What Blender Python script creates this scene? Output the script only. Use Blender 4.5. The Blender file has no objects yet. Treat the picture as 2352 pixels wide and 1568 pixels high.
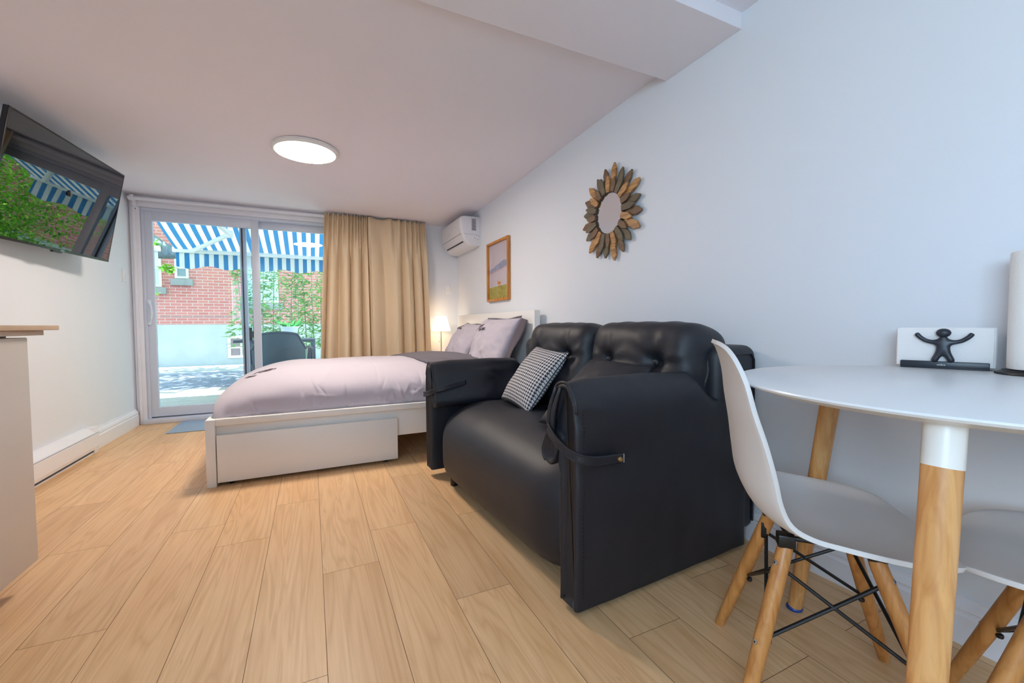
import bpy, bmesh, math, random
from mathutils import Vector, Matrix, noise
random.seed(7)
PI = math.pi
scene = bpy.context.scene
COL = scene.collection

# ------------------------------------------------------------------ colour / materials
def lin(c):
    return tuple((v/255/12.92 if v/255 <= .04045 else ((v/255+.055)/1.055)**2.4) for v in c)

def mat(name, rgb, rough=.5, metal=0.0, spec=.5, bump=0.0, bscale=60, var=0.0, vscale=6, sheen=0.0, stretch=None, coat=0.0):
    m = bpy.data.materials.new(name); m.use_nodes = True
    nt = m.node_tree; b = nt.nodes['Principled BSDF']
    c = lin(rgb)
    b.inputs['Base Color'].default_value = (*c, 1)
    b.inputs['Roughness'].default_value = rough
    b.inputs['Metallic'].default_value = metal
    b.inputs['Specular IOR Level'].default_value = spec
    b.inputs['Sheen Weight'].default_value = sheen
    b.inputs['Coat Weight'].default_value = coat
    tc = nt.nodes.new('ShaderNodeTexCoord')
    src = tc.outputs['Object']
    if stretch:
        mp = nt.nodes.new('ShaderNodeMapping'); mp.inputs['Scale'].default_value = stretch
        nt.links.new(src, mp.inputs['Vector']); src = mp.outputs['Vector']
    if var > 0:
        n = nt.nodes.new('ShaderNodeTexNoise'); n.inputs['Scale'].default_value = vscale; n.inputs['Detail'].default_value = 5
        nt.links.new(src, n.inputs['Vector'])
        r = nt.nodes.new('ShaderNodeValToRGB')
        r.color_ramp.elements[0].position = .3; r.color_ramp.elements[1].position = .7
        r.color_ramp.elements[0].color = (*[v*(1-var) for v in c], 1)
        r.color_ramp.elements[1].color = (*[min(1, v*(1+var*.6)) for v in c], 1)
        nt.links.new(n.outputs['Fac'], r.inputs['Fac']); nt.links.new(r.outputs['Color'], b.inputs['Base Color'])
    if bump > 0:
        n = nt.nodes.new('ShaderNodeTexNoise'); n.inputs['Scale'].default_value = bscale; n.inputs['Detail'].default_value = 4
        nt.links.new(src, n.inputs['Vector'])
        bp = nt.nodes.new('ShaderNodeBump'); bp.inputs['Strength'].default_value = bump; bp.inputs['Distance'].default_value = .01
        nt.links.new(n.outputs['Fac'], bp.inputs['Height']); nt.links.new(bp.outputs['Normal'], b.inputs['Normal'])
    return m

def emit_mat(name, rgb, strength):
    m = bpy.data.materials.new(name); m.use_nodes = True
    nt = m.node_tree; b = nt.nodes['Principled BSDF']
    b.inputs['Base Color'].default_value = (*lin(rgb), 1)
    b.inputs['Emission Color'].default_value = (*lin(rgb), 1)
    b.inputs['Emission Strength'].default_value = strength
    return m

def math_node(nt, op, a, b=None, c=None):
    n = nt.nodes.new('ShaderNodeMath'); n.operation = op
    for i, v in enumerate((a, b, c)):
        if v is None: continue
        if isinstance(v, (int, float)): n.inputs[i].default_value = v
        else: nt.links.new(v, n.inputs[i])
    return n.outputs[0]

def mix_col(nt, fac, c1, c2):
    n = nt.nodes.new('ShaderNodeMix'); n.data_type = 'RGBA'
    for sock, v in ((n.inputs[0], fac), (n.inputs[6], c1), (n.inputs[7], c2)):
        if isinstance(v, (int, float)): sock.default_value = v
        elif isinstance(v, tuple): sock.default_value = (*v, 1)
        else: nt.links.new(v, sock)
    return n.outputs[2]

def glass_mat(name, tint, refl=.09):
    m = bpy.data.materials.new(name); m.use_nodes = True
    nt = m.node_tree; nt.nodes.clear()
    o = nt.nodes.new('ShaderNodeOutputMaterial'); t = nt.nodes.new('ShaderNodeBsdfTransparent'); g = nt.nodes.new('ShaderNodeBsdfGlossy')
    t.inputs['Color'].default_value = (*tint, 1); g.inputs['Roughness'].default_value = .01
    f = nt.nodes.new('ShaderNodeFresnel'); f.inputs['IOR'].default_value = 1.5
    k = math_node(nt, 'ADD', f.outputs[0], refl-.04)
    geo = nt.nodes.new('ShaderNodeNewGeometry')
    k = math_node(nt, 'MULTIPLY', k, math_node(nt, 'SUBTRACT', 1.0, geo.outputs['Backfacing']))
    mx = nt.nodes.new('ShaderNodeMixShader')
    nt.links.new(k, mx.inputs[0]); nt.links.new(t.outputs[0], mx.inputs[1]); nt.links.new(g.outputs[0], mx.inputs[2])
    nt.links.new(mx.outputs[0], o.inputs[0])
    return m

def wood_mat(name, rgb, dark, rough=.4, axis=2, scale=9, spec=.5):
    m = bpy.data.materials.new(name); m.use_nodes = True
    nt = m.node_tree; b = nt.nodes['Principled BSDF']
    tc = nt.nodes.new('ShaderNodeTexCoord'); mp = nt.nodes.new('ShaderNodeMapping')
    sc = [scale*3]*3; sc[axis] = scale*.25
    mp.inputs['Scale'].default_value = sc
    nt.links.new(tc.outputs['Object'], mp.inputs['Vector'])
    n = nt.nodes.new('ShaderNodeTexNoise'); n.inputs['Scale'].default_value = 2.2; n.inputs['Detail'].default_value = 7; n.inputs['Distortion'].default_value = .6
    nt.links.new(mp.outputs[0], n.inputs['Vector'])
    r = nt.nodes.new('ShaderNodeValToRGB'); r.color_ramp.elements[0].position = .35; r.color_ramp.elements[1].position = .62
    r.color_ramp.elements[0].color = (*lin(dark), 1); r.color_ramp.elements[1].color = (*lin(rgb), 1)
    nt.links.new(n.outputs['Fac'], r.inputs['Fac']); nt.links.new(r.outputs[0], b.inputs['Base Color'])
    b.inputs['Roughness'].default_value = rough; b.inputs['Specular IOR Level'].default_value = spec
    return m

# ------------------------------------------------------------------ object helpers
def world_of(o):
    M = Matrix.Identity(4)
    while o is not None:
        M = o.matrix_basis @ M; o = o.parent
    return M

def thing(name, label, cat, loc=(0,0,0), rotz=0.0, group=None):
    o = bpy.data.objects.new(name, None); COL.objects.link(o)
    o.location = loc; o.rotation_euler = (0,0,rotz)
    o.empty_display_size = .05
    o['label'] = label; o['category'] = cat
    if group: o['group'] = group
    return o

def tag(o, label, cat, group=None):
    o['label'] = label; o['category'] = cat
    if group: o['group'] = group
    return o

def obj(name, bm, mats, parent=None, local=False, smooth=True, angle=40, kind=None, label=None, subsurf=0, solid=0.0, origin=None):
    me = bpy.data.meshes.new(name)
    bmesh.ops.recalc_face_normals(bm, faces=bm.faces)
    bm.to_mesh(me); bm.free()
    ms = mats if isinstance(mats, (list, tuple)) else [mats]
    for m in ms: me.materials.append(m)
    o = bpy.data.objects.new(name, me); COL.objects.link(o)
    if parent is not None:
        o.parent = parent
        if not local: me.transform(world_of(parent).inverted())
    elif origin is not None:
        me.transform(Matrix.Translation(-Vector(origin))); o.location = origin
    if smooth:
        for p in me.polygons: p.use_smooth = True
        if angle < 180:
            try: me.set_sharp_from_angle(angle=math.radians(angle))
            except Exception: pass
    if solid:
        s = o.modifiers.new('solid', 'SOLIDIFY'); s.thickness = solid; s.offset = 0
    if subsurf:
        s = o.modifiers.new('sub', 'SUBSURF'); s.levels = subsurf; s.render_levels = subsurf
    if kind: o['kind'] = kind
    if label: o['label'] = label
    return o

def NB(): return bmesh.new()

def rbox(bm, lo, hi, r=0.0, seg=2, M=None, mi=0):
    t = bmesh.new()
    bmesh.ops.create_cube(t, size=1)
    lo = Vector(lo); hi = Vector(hi); c = (lo+hi)/2; d = hi-lo
    for v in t.verts: v.co = Vector((v.co.x*d.x, v.co.y*d.y, v.co.z*d.z)) + c
    if r > 0:
        bmesh.ops.bevel(t, geom=t.edges[:], offset=min(r, .49*min(d)), segments=seg, profile=.5, affect='EDGES')
    if M is not None: bmesh.ops.transform(t, matrix=M, verts=t.verts)
    merge(bm, t, mi)
    return bm

def merge(bm, t, mi=None):
    me = bpy.data.meshes.new('tmp')
    if mi is not None:
        for f in t.faces: f.material_index = mi
    t.to_mesh(me); t.free(); bm.from_mesh(me); bpy.data.meshes.remove(me)

def tube(bm, pts, r, n=10, cap=True, closed=False, mi=0):
    pts = [Vector(p) for p in pts]
    rs = r if isinstance(r, (list, tuple)) else [r]*len(pts)
    rings = []
    up = None
    N = len(pts)
    for i, p in enumerate(pts):
        if closed: d = pts[(i+1) % N]-pts[i-1]
        else: d = (pts[min(i+1, N-1)]-pts[max(i-1, 0)])
        d = d.normalized() if d.length > 1e-9 else Vector((0,0,1))
        if up is None:
            up = Vector((0,0,1)) if abs(d.z) < .9 else Vector((1,0,0))
        a = d.cross(up)
        if a.length < 1e-6: a = d.cross(Vector((0,1,0)))
        a.normalize(); b = a.cross(d).normalized(); up = b
        rings.append([bm.verts.new(p + (a*math.cos(2*PI*k/n)+b*math.sin(2*PI*k/n))*rs[i]) for k in range(n)])
    for i in range(N-1 + (1 if closed else 0)):
        A = rings[i]; B = rings[(i+1) % N]
        for k in range(n):
            f = bm.faces.new((A[k], A[(k+1) % n], B[(k+1) % n], B[k])); f.material_index = mi
    if cap and not closed:
        f = bm.faces.new(rings[0]); f.material_index = mi
        f = bm.faces.new(rings[-1][::-1]); f.material_index = mi
    return bm

def lathe(bm, prof, c=(0,0,0), n=40, mi=0, axis='z', wob=None):
    c = Vector(c); rings = []
    for r, z in prof:
        ring = []
        for k in range(n):
            a = 2*PI*k/n
            rr = r*(wob(a) if wob else 1)
            p = Vector((rr*math.cos(a), rr*math.sin(a), z))
            if axis == 'x': p = Vector((p.z, p.x, p.y))
            if axis == 'y': p = Vector((p.x, p.z, p.y))
            ring.append(bm.verts.new(c+p))
        rings.append(ring)
    for i in range(len(prof)-1):
        for k in range(n):
            f = bm.faces.new((rings[i][k], rings[i][(k+1) % n], rings[i+1][(k+1) % n], rings[i+1][k])); f.material_index = mi
    if prof[0][0] > 1e-6: bm.faces.new(rings[0][::-1]).material_index = mi
    if prof[-1][0] > 1e-6: bm.faces.new(rings[-1]).material_index = mi
    bmesh.ops.remove_doubles(bm, verts=bm.verts, dist=1e-6)
    return bm

def grid(bm, nu, nv, fn, mi=0, closed_u=False, uv=True):
    vs = [[bm.verts.new(fn(i/(nu-1) if not closed_u else i/nu, j/(nv-1))) for j in range(nv)] for i in range(nu)]
    L = bm.loops.layers.uv.verify() if uv else None
    for i in range(nu - (0 if closed_u else 1)):
        for j in range(nv-1):
            i2 = (i+1) % nu
            f = bm.faces.new((vs[i][j], vs[i2][j], vs[i2][j+1], vs[i][j+1])); f.material_index = mi
            if uv:
                U = ((i/(nu-1), j/(nv-1)), ((i+1)/(nu-1), j/(nv-1)), ((i+1)/(nu-1), (j+1)/(nv-1)), (i/(nu-1), (j+1)/(nv-1)))
                for lp, q in zip(f.loops, U): lp[L].uv = q
    return vs

def puff(bm, lo, hi, p=5.0, n=14, deform=None, M=None, mi=0):
    """superellipsoid cushion filling the box lo..hi"""
    t = bmesh.new()
    lo = Vector(lo); hi = Vector(hi); c = (lo+hi)/2; h = (hi-lo)/2
    bmesh.ops.create_cube(t, size=2)
    bmesh.ops.subdivide_edges(t, edges=t.edges[:], cuts=n, use_grid_fill=True)
    pp = p if isinstance(p, (tuple, list)) else (p, p, p)
    for v in t.verts:
        q = v.co
        # exponent-weighted norm
        s = 1.0; lo_s, hi_s = .3, 1.2
        for _ in range(30):
            s = (lo_s+hi_s)/2
            g = sum(abs(q[k]*s)**pp[k] for k in range(3))
            if g > 1: hi_s = s
            else: lo_s = s
        u = q*s
        P = Vector((c.x+u.x*h.x, c.y+u.y*h.y, c.z+u.z*h.z))
        if deform: P = deform(P, u)
        v.co = P
    if M is not None: bmesh.ops.transform(t, matrix=M, verts=t.verts)
    merge(bm, t, mi)
    return bm

def poly(bm, pts, mi=0):
    f = bm.faces.new([bm.verts.new(p) for p in pts]); f.material_index = mi
    return f

def prism(bm, pts, d, mi=0):
    """extrude planar polygon pts by vector d"""
    d = Vector(d)
    a = [bm.verts.new(Vector(p)) for p in pts]; b = [bm.verts.new(Vector(p)+d) for p in pts]
    n = len(a)
    bm.faces.new(a).material_index = mi; bm.faces.new(b[::-1]).material_index = mi
    for i in range(n): bm.faces.new((a[i], a[(i+1) % n], b[(i+1) % n], b[i])).material_index = mi

def text_obj(name, s, size, m, parent, M, extrude=.0003, spacing=1.0, align='CENTER'):
    cu = bpy.data.curves.new(name, 'FONT'); cu.body = s; cu.size = size; cu.extrude = extrude
    cu.align_x = align; cu.align_y = 'CENTER'; cu.space_character = spacing
    tmp = bpy.data.objects.new('tmp_text', cu); COL.objects.link(tmp)
    me = bpy.data.meshes.new_from_object(tmp.evaluated_get(bpy.context.evaluated_depsgraph_get()))
    bpy.data.objects.remove(tmp); me.materials.clear(); me.materials.append(m)
    o = bpy.data.objects.new(name, me); COL.objects.link(o)
    if parent is not None:
        o.parent = parent; o.matrix_basis = world_of(parent).inverted() @ M
    else: o.matrix_basis = M
    return o

def basis(origin, xdir, ydir):
    x = Vector(xdir).normalized(); y = Vector(ydir); z = x.cross(y).normalized(); y = z.cross(x)
    M = Matrix((x, y, z)).transposed().to_4x4(); M.translation = Vector(origin)
    return M

def fnoise(p, s=1.0): return noise.noise(Vector(p)*s)

def dup(root, loc, rotz, label=None):
    r = root.copy(); COL.objects.link(r); r.location = loc; r.rotation_euler = (0,0,rotz)
    if label: r['label'] = label
    for ch in list(root.children):
        c = ch.copy(); COL.objects.link(c); c.parent = r
        for g in list(ch.children):
            d = g.copy(); COL.objects.link(d); d.parent = c
    return r

# ------------------------------------------------------------------ camera
f_px, yaw, pitch, roll = 974.1273, 0.442793508, 0.0390022458, 0.00642868
H = .88
cy, sy = math.cos(yaw), math.sin(yaw)
r_ = Vector((cy, -sy, 0)); fw = Vector((sy, cy, 0)); up = Vector((0,0,1))
f2 = fw*math.cos(pitch)-up*math.sin(pitch); dn = -(up*math.cos(pitch)+fw*math.sin(pitch))
r3 = r_*math.cos(roll)+dn*math.sin(roll); d3 = -r_*math.sin(roll)+dn*math.cos(roll)
cam = bpy.data.cameras.new('camera'); camo = bpy.data.objects.new('camera', cam); COL.objects.link(camo)
Mc = Matrix((r3, -d3, -f2)).transposed().to_4x4(); Mc.translation = (0,0,H)
camo.matrix_world = Mc
cam.sensor_width = 36; cam.sensor_fit = 'HORIZONTAL'; cam.lens = f_px/2352*36
cam.clip_start = .02; cam.clip_end = 200
scene.camera = camo

# ------------------------------------------------------------------ shared materials
M_wall = mat('wall_paint', (226,230,236), .6, bump=.04, bscale=180, spec=.3)
M_ceil = mat('ceiling_paint', (238,234,240), .75, bump=.03, bscale=140, spec=.2)
M_trim = mat('white_trim', (234,234,240), .35)
M_pvc = mat('white_vinyl', (205,212,226), .35)
M_white = mat('white_lacquer', (236,234,230), .32, spec=.5)
M_black = mat('black_metal', (18,18,20), .38)
M_blackp = mat('black_plastic', (30,34,42), .42)
M_nickel = mat('brushed_nickel', (190,170,140), .3, metal=1)
M_steel = mat('steel', (190,190,195), .3, metal=1)
M_leather = mat('black_leather', (25,28,37), .50, spec=.55, bump=.10, bscale=420, var=.12, vscale=3)
M_thread = mat('black_thread', (8,8,10), .7)
M_beech = wood_mat('beech_wood', (222,168,108), (196,136,78), .38, axis=2, scale=10)
M_beech_dk = wood_mat('beech_leg_wood', (206,146,84), (178,118,60), .4, axis=2, scale=12)
M_lilac = mat('lilac_cotton', (190,182,192), .72, bump=.05, bscale=500, sheen=.25, spec=.3)
M_char = mat('charcoal_cotton', (92,84,92), .75, bump=.05, bscale=500, sheen=.2, spec=.3)
M_ink = mat('dark_stitching', (72,58,70), .8)

# ------------------------------------------------------------------ room shell
XL, XR, YB, YF = -1.44, 1.60, 4.90, -2.3
# floor planks
FM = bpy.data.materials.new('oak_laminate'); FM.use_nodes = True
nt = FM.node_tree; B = nt.nodes['Principled BSDF']
uvn = nt.nodes.new('ShaderNodeUVMap'); uvn.uv_map = 'UVMap'
att = nt.nodes.new('ShaderNodeVertexColor'); att.layer_name = 'tint'
mp = nt.nodes.new('ShaderNodeMapping'); mp.inputs['Scale'].default_value = (10, .75, 1)
nt.links.new(uvn.outputs[0], mp.inputs['Vector'])
n1 = nt.nodes.new('ShaderNodeTexNoise'); n1.inputs['Scale'].default_value = 1.0; n1.inputs['Detail'].default_value = 2; n1.inputs['Distortion'].default_value = .9
nt.links.new(mp.outputs[0], n1.inputs['Vector'])
# cathedral bands: iso-lines of a stretched noise
ring = math_node(nt, 'PINGPONG', math_node(nt, 'MULTIPLY', n1.outputs['Fac'], 9.0), .5)
ring = math_node(nt, 'POWER', math_node(nt, 'MULTIPLY', ring, 2.0), 2.0)
mp2 = nt.nodes.new('ShaderNodeMapping'); mp2.inputs['Scale'].default_value = (170, 5, 1)
nt.links.new(uvn.outputs[0], mp2.inputs['Vector'])
n2 = nt.nodes.new('ShaderNodeTexNoise'); n2.inputs['Scale'].default_value = 1; n2.inputs['Detail'].default_value = 4
nt.links.new(mp2.outputs[0], n2.inputs['Vector'])
mp3 = nt.nodes.new('ShaderNodeMapping'); mp3.inputs['Scale'].default_value = (11, 1.1, 1)
nt.links.new(uvn.outputs[0], mp3.inputs['Vector'])
n3 = nt.nodes.new('ShaderNodeTexNoise'); n3.inputs['Scale'].default_value = 1; n3.inputs['Detail'].default_value = 3
nt.links.new(mp3.outputs[0], n3.inputs['Vector'])
mp4 = nt.nodes.new('ShaderNodeMapping'); mp4.inputs['Scale'].default_value = (16, 4.2, 1)
nt.links.new(uvn.outputs[0], mp4.inputs['Vector'])
n4 = nt.nodes.new('ShaderNodeTexNoise'); n4.inputs['Scale'].default_value = 1; n4.inputs['Detail'].default_value = 3; n4.inputs['Distortion'].default_value = 1.4
nt.links.new(mp4.outputs[0], n4.inputs['Vector'])
knot = nt.nodes.new('ShaderNodeValToRGB'); knot.color_ramp.elements[0].position = .72; knot.color_ramp.elements[1].position = .80
nt.links.new(n4.outputs['Fac'], knot.inputs['Fac'])
base = mix_col(nt, n3.outputs['Fac'], lin((213,167,116)), lin((241,205,160)))
base = mix_col(nt, math_node(nt, 'MULTIPLY', ring, .40), base, lin((188,140,92)))
fine = nt.nodes.new('ShaderNodeValToRGB'); fine.color_ramp.elements[0].position = .35; fine.color_ramp.elements[1].position = .62
nt.links.new(n2.outputs['Fac'], fine.inputs['Fac'])
base = mix_col(nt, math_node(nt, 'MULTIPLY', math_node(nt, 'SUBTRACT', 1.0, fine.outputs[0]), .22), base, lin((190,144,98)))
base = mix_col(nt, math_node(nt, 'MULTIPLY', knot.outputs[0], .5), base, lin((140,92,58)))
tn = nt.nodes.new('ShaderNodeMix'); tn.data_type = 'RGBA'; tn.blend_type = 'MULTIPLY'; tn.inputs[0].default_value = 1
nt.links.new(base, tn.inputs[6]); nt.links.new(att.outputs[0], tn.inputs[7])
nt.links.new(tn.outputs[2], B.inputs['Base Color'])
B.inputs['Roughness'].default_value = .42; B.inputs['Specular IOR Level'].default_value = .4
bp = nt.nodes.new('ShaderNodeBump'); bp.inputs['Strength'].default_value = .06; bp.inputs['Distance'].default_value = .003
nt.links.new(n2.outputs['Fac'], bp.inputs['Height']); nt.links.new(bp.outputs[0], B.inputs['Normal'])
M_seam = mat('plank_seam', (96,62,34), .8)

W = .192; X0 = .0194; PL = 1.21
known = {2: 1.28, 0: 1.62, 1: 1.88, -4: 1.60, -5: 2.22, -3: 2.23, -2: 2.01, -1: 1.14, -6: 2.79, 3: 1.86, 5: .65, 7: .66, -7: 3.41}
bm = NB(); uvl = bm.loops.layers.uv.new('UVMap'); cl = bm.loops.layers.color.new('tint')
rr = random.Random(3)
for row in range(-8, 9):
    xa = max(XL, X0+row*W); xb = min(XR, X0+(row+1)*W)
    if xb-xa < .004: continue
    y0 = known.get(row, rr.uniform(0, PL))
    while y0 > YF: y0 -= PL
    y = y0
    while y < YB:
        a, b = max(y, YF), min(y+PL, YB)
        if b-a > .01:
            g = .0007
            vs = [bm.verts.new(q) for q in ((xa+g,a+g,0),(xb-g,a+g,0),(xb-g,b-g,0),(xa+g,b-g,0))]
            fc = bm.faces.new(vs)
            ou, ov = rr.uniform(0, 50), rr.uniform(0, 50)
            t = rr.uniform(.95, 1.04); tw = rr.uniform(-.012, .012)
            for lp in fc.loops:
                lp[uvl].uv = (lp.vert.co.x-xa+ou, lp.vert.co.y-a+ov)
                lp[cl] = (min(1, t+tw), t, max(0, t-tw), 1)
        y += PL
poly(bm, [(XL,YF,-.0012),(XR,YF,-.0012),(XR,YB,-.0012),(XL,YB,-.0012)], 1)
obj('floor', bm, [FM, M_seam], smooth=False, kind='structure')

# ceiling: gently sloping main part, lower beam, front part
def zc(x, y):   # main ceiling height
    t = (x-XL)/(XR-XL)
    zb = 2.060*(1-t)+2.040*t
    zf = 2.045*(1-t)+2.122*t
    s = (YB-y)/(YB-1.6)
    return zb+(zf-zb)*s
bm = NB()
grid(bm, 8, 12, lambda u, v: Vector((XL+(XR-XL)*u, 1.59+(YB-1.59)*v, zc(XL+(XR-XL)*u, 1.59+(YB-1.59)*v))))
rbox(bm, (XL, 1.55, 2.16), (XR, YB, 2.2))
obj('ceiling', bm, M_ceil, smooth=False, kind='structure')
bm = NB(); rbox(bm, (XL,1.19,2.068), (XR,1.592,2.22), .002); obj('ceiling_beam', bm, M_ceil, smooth=False, kind='structure')
bm = NB(); rbox(bm, (XL,YF,2.132), (XR,1.192,2.22)); obj('ceiling_front', bm, M_ceil, smooth=False, kind='structure')

bm = NB(); rbox(bm, (XR,YF-.1,-.05), (XR+.12,YB+.12,2.22)); obj('wall_right', bm, M_wall, smooth=False, kind='structure')
WY0, WY1, WZ0, WZ1 = -2.0, -.45, .95, 1.95
bm = NB(); rbox(bm, (XL-.12,WY1,-.05), (XL,YB+.12,2.22)); rbox(bm, (XL-.12,YF-.1,-.05), (XL,WY0,2.22)); rbox(bm, (XL-.12,WY0,-.05), (XL,WY1,WZ0)); rbox(bm, (XL-.12,WY0,WZ1), (XL,WY1,2.22))
obj('wall_left', bm, M_wall, smooth=False, kind='structure')
DX0, DX1, DZ = -1.365, .40, 1.965        # sliding door opening
bm = NB()
rbox(bm, (DX1,YB,-.05), (XR,YB+.14,2.22)); rbox(bm, (XL,YB,DZ), (DX1,YB+.14,2.22)); rbox(bm, (XL,YB,-.05), (DX0,YB+.14,DZ))
obj('wall_back', bm, M_wall, smooth=False, kind='structure')
# wall behind the camera, and a window in the left wall behind the camera
bm = NB(); rbox(bm, (XL,YF-.14,-.05), (XR,YF,2.22)); obj('wall_front', bm, M_wall, smooth=False, kind='structure')
bm = NB()
for a, b in (((XL-.09,WY0,WZ0),(XL-.02,WY0+.05,WZ1)), ((XL-.09,WY1-.05,WZ0),(XL-.02,WY1,WZ1)), ((XL-.09,WY0,WZ0),(XL-.02,WY1,WZ0+.05)), ((XL-.09,WY0,WZ1-.05),(XL-.02,WY1,WZ1)), ((XL-.09,(WY0+WY1)/2-.02,WZ0),(XL-.02,(WY0+WY1)/2+.02,WZ1))):
    rbox(bm, a, b, .004)
wf = obj('window_1', bm, M_pvc, kind='structure')
bm = NB(); rbox(bm, (XL-.06,WY0+.04,WZ0+.04), (XL-.054,WY1-.04,WZ1-.04)); obj('pane', bm, glass_mat('clear_glass', (.95,.97,1)), wf)

# baseboards (moulded profile) ------------------------------------------------
def baseboard(name, a, b, inward, h=.14, t=.016):
    a = Vector(a); b = Vector(b); n = Vector(inward)
    prof = [(0,0),(t,0),(t,h*.62),(t*.8,h*.66),(t*.8,h*.72),(t*.95,h*.76),(t*.7,h*.86),(t*.35,h*.93),(t*.3,h),(0,h)]
    bm = NB(); A = [bm.verts.new(a+n*p+Vector((0,0,q))) for p, q in prof]; Bv = [bm.verts.new(b+n*p+Vector((0,0,q))) for p, q in prof]
    k = len(prof)
    for i in range(k): bm.faces.new((A[i], A[(i+1) % k], Bv[(i+1) % k], Bv[i]))
    bm.faces.new(A); bm.faces.new(Bv[::-1])
    return obj(name, bm, M_trim, smooth=False, kind='structure')
baseboard('baseboard_left', (XL,3.96,0), (XL,4.86,0), (1,0,0), .15, .028)
baseboard('baseboard_right', (XR,YF,0), (XR,YB,0), (-1,0,0), .13)
baseboard('baseboard_back', (.47,YB,0), (XR,YB,0), (0,-1,0), .13)

# ------------------------------------------------------------------ sliding door
bm = NB()
y0, y1 = YB-.018, YB+.12
# casing boards with stepped moulding
rbox(bm, (XL+.012,YB-.018,0), (DX0+.005,YB,1.958), .004); rbox(bm, (XL+.030,YB-.030,0), (XL+.052,YB-.017,1.958), .003)
rbox(bm, (XL+.012,YB-.019,1.9585), (DX1+.06,YB,2.02), .004); rbox(bm, (XL+.0125,YB-.030,1.997), (DX1+.0595,YB-.0185,2.019), .003)
rbox(bm, (DX1-.005,YB-.018,0), (DX1+.06,YB,1.958), .004)
dr = obj('door_1', bm, M_trim, kind='structure')
bm = NB()
rbox(bm, (DX0,YB+.001,.045), (DX0+.03,YB+.14,DZ-.036), .003); rbox(bm, (DX1-.03,YB+.001,.045), (DX1,YB+.14,DZ-.036), .003)
rbox(bm, (DX0,YB+.001,DZ-.0355), (DX1,YB+.14,DZ-.0005), .003); rbox(bm, (DX0-.02,YB-.055,0), (DX1+.02,YB+.14,.045), .006)
rbox(bm, (DX0+.03,YB+.05,.045), (DX1-.03,YB+.056,.07), .001)
obj('door_frame', bm, M_pvc, dr)
M_glass = glass_mat('door_glass', (.90,.965,1.0), .07)
def panel(name, xa, xb, ya, yb, zb, zt, st, tr, br):
    bm = NB()
    rbox(bm, (xa,ya,zb), (xa+st,yb,zt), .004); rbox(bm, (xb-st,ya,zb), (xb,yb,zt), .004)
    rbox(bm, (xa+st-.002,ya+.002,zt-tr), (xb-st+.002,yb-.002,zt), .003); rbox(bm, (xa+st-.002,ya+.002,zb), (xb-st+.002,yb-.002,zb+br), .003)
    p = obj(name, bm, M_pvc, dr)
    bm = NB(); ym = (ya+yb)/2
    rbox(bm, (xa+st-.005,ym-.003,zb+br-.005), (xb-st+.005,ym+.003,zt-tr+.005)); obj('pane', bm, M_glass, p, smooth=False)
    return p
sp = panel('sliding_panel', -1.345, -.447, YB+.01, YB+.05, .055, 1.935, .065, .088, .085)
fp = panel('fixed_panel', -.615, .375, YB+.06, YB+.10, .055, 1.935, .055, .075, .085)
bm = NB(); rbox(bm, (-.60,YB+.052,.06), (-.588,YB+.061,1.93), .001); obj('weather_seal', bm, mat('dark_seal', (40,52,62), .7), dr, label='dark weather seal')
bm = NB()
rbox(bm, (-1.335,YB-.012,.90), (-1.305,YB+.012,1.13), .008)
tube(bm, [(-1.318,YB-.01,.93),(-1.300,YB-.035,.955),(-1.292,YB-.045,1.015),(-1.300,YB-.035,1.075),(-1.318,YB-.01,1.10)], .008, 8)
obj('door_handle', bm, mat('handle_white', (222,228,238), .35), dr)
bm = NB()
tube(bm, [(-.555,YB+.11,.80),(-.545,YB+.16,.80),(-.535,YB+.17,.83),(-.535,YB+.17,.77)], .012, 8)
rbox(bm, (-.575,YB+.10,.74), (-.535,YB+.112,.87), .004)
obj('outside_handle', bm, M_blackp, dr, label='dark handle on the outer side')

# ------------------------------------------------------------------ curtain rod and curtains
rod = thing('curtain_rod', 'long white curtain rod running above the sliding glass door', 'curtain rod', (XL+.06,YB-.085,2.013))
bm = NB(); tube(bm, [(XL+.035,YB-.085,2.013),(1.205,YB-.085,2.013)], .016, 14); obj('pole', bm, M_trim, rod)
for xx in (XL+.055, 1.20):
    bm = NB(); rbox(bm, (xx-.013,YB-.11,1.992), (xx+.013,YB-.06,2.04), .005); rbox(bm, (xx-.01,YB-.07,1.955), (xx+.01,YB-.018,2.01), .004)
    rbox(bm, (xx-.012,YB-.022,1.92), (xx+.012,YB-.016,2.0), .002)
    tube(bm, [(xx,YB-.024,1.935),(xx,YB-.014,1.935)], .004, 8, mi=1); tube(bm, [(xx,YB-.024,1.965),(xx,YB-.014,1.965)], .004, 8, mi=1)
    obj('bracket', bm, [M_trim, M_black], rod)
for xx in (XL+.035, 1.205):
    bm = NB(); lathe(bm, [(0,-.014),(.016,-.012),(.021,0),(.016,.012),(0,.014)], (xx,YB-.085,2.013), 16, axis='x'); obj('end_cap', bm, M_trim, rod)

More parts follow.
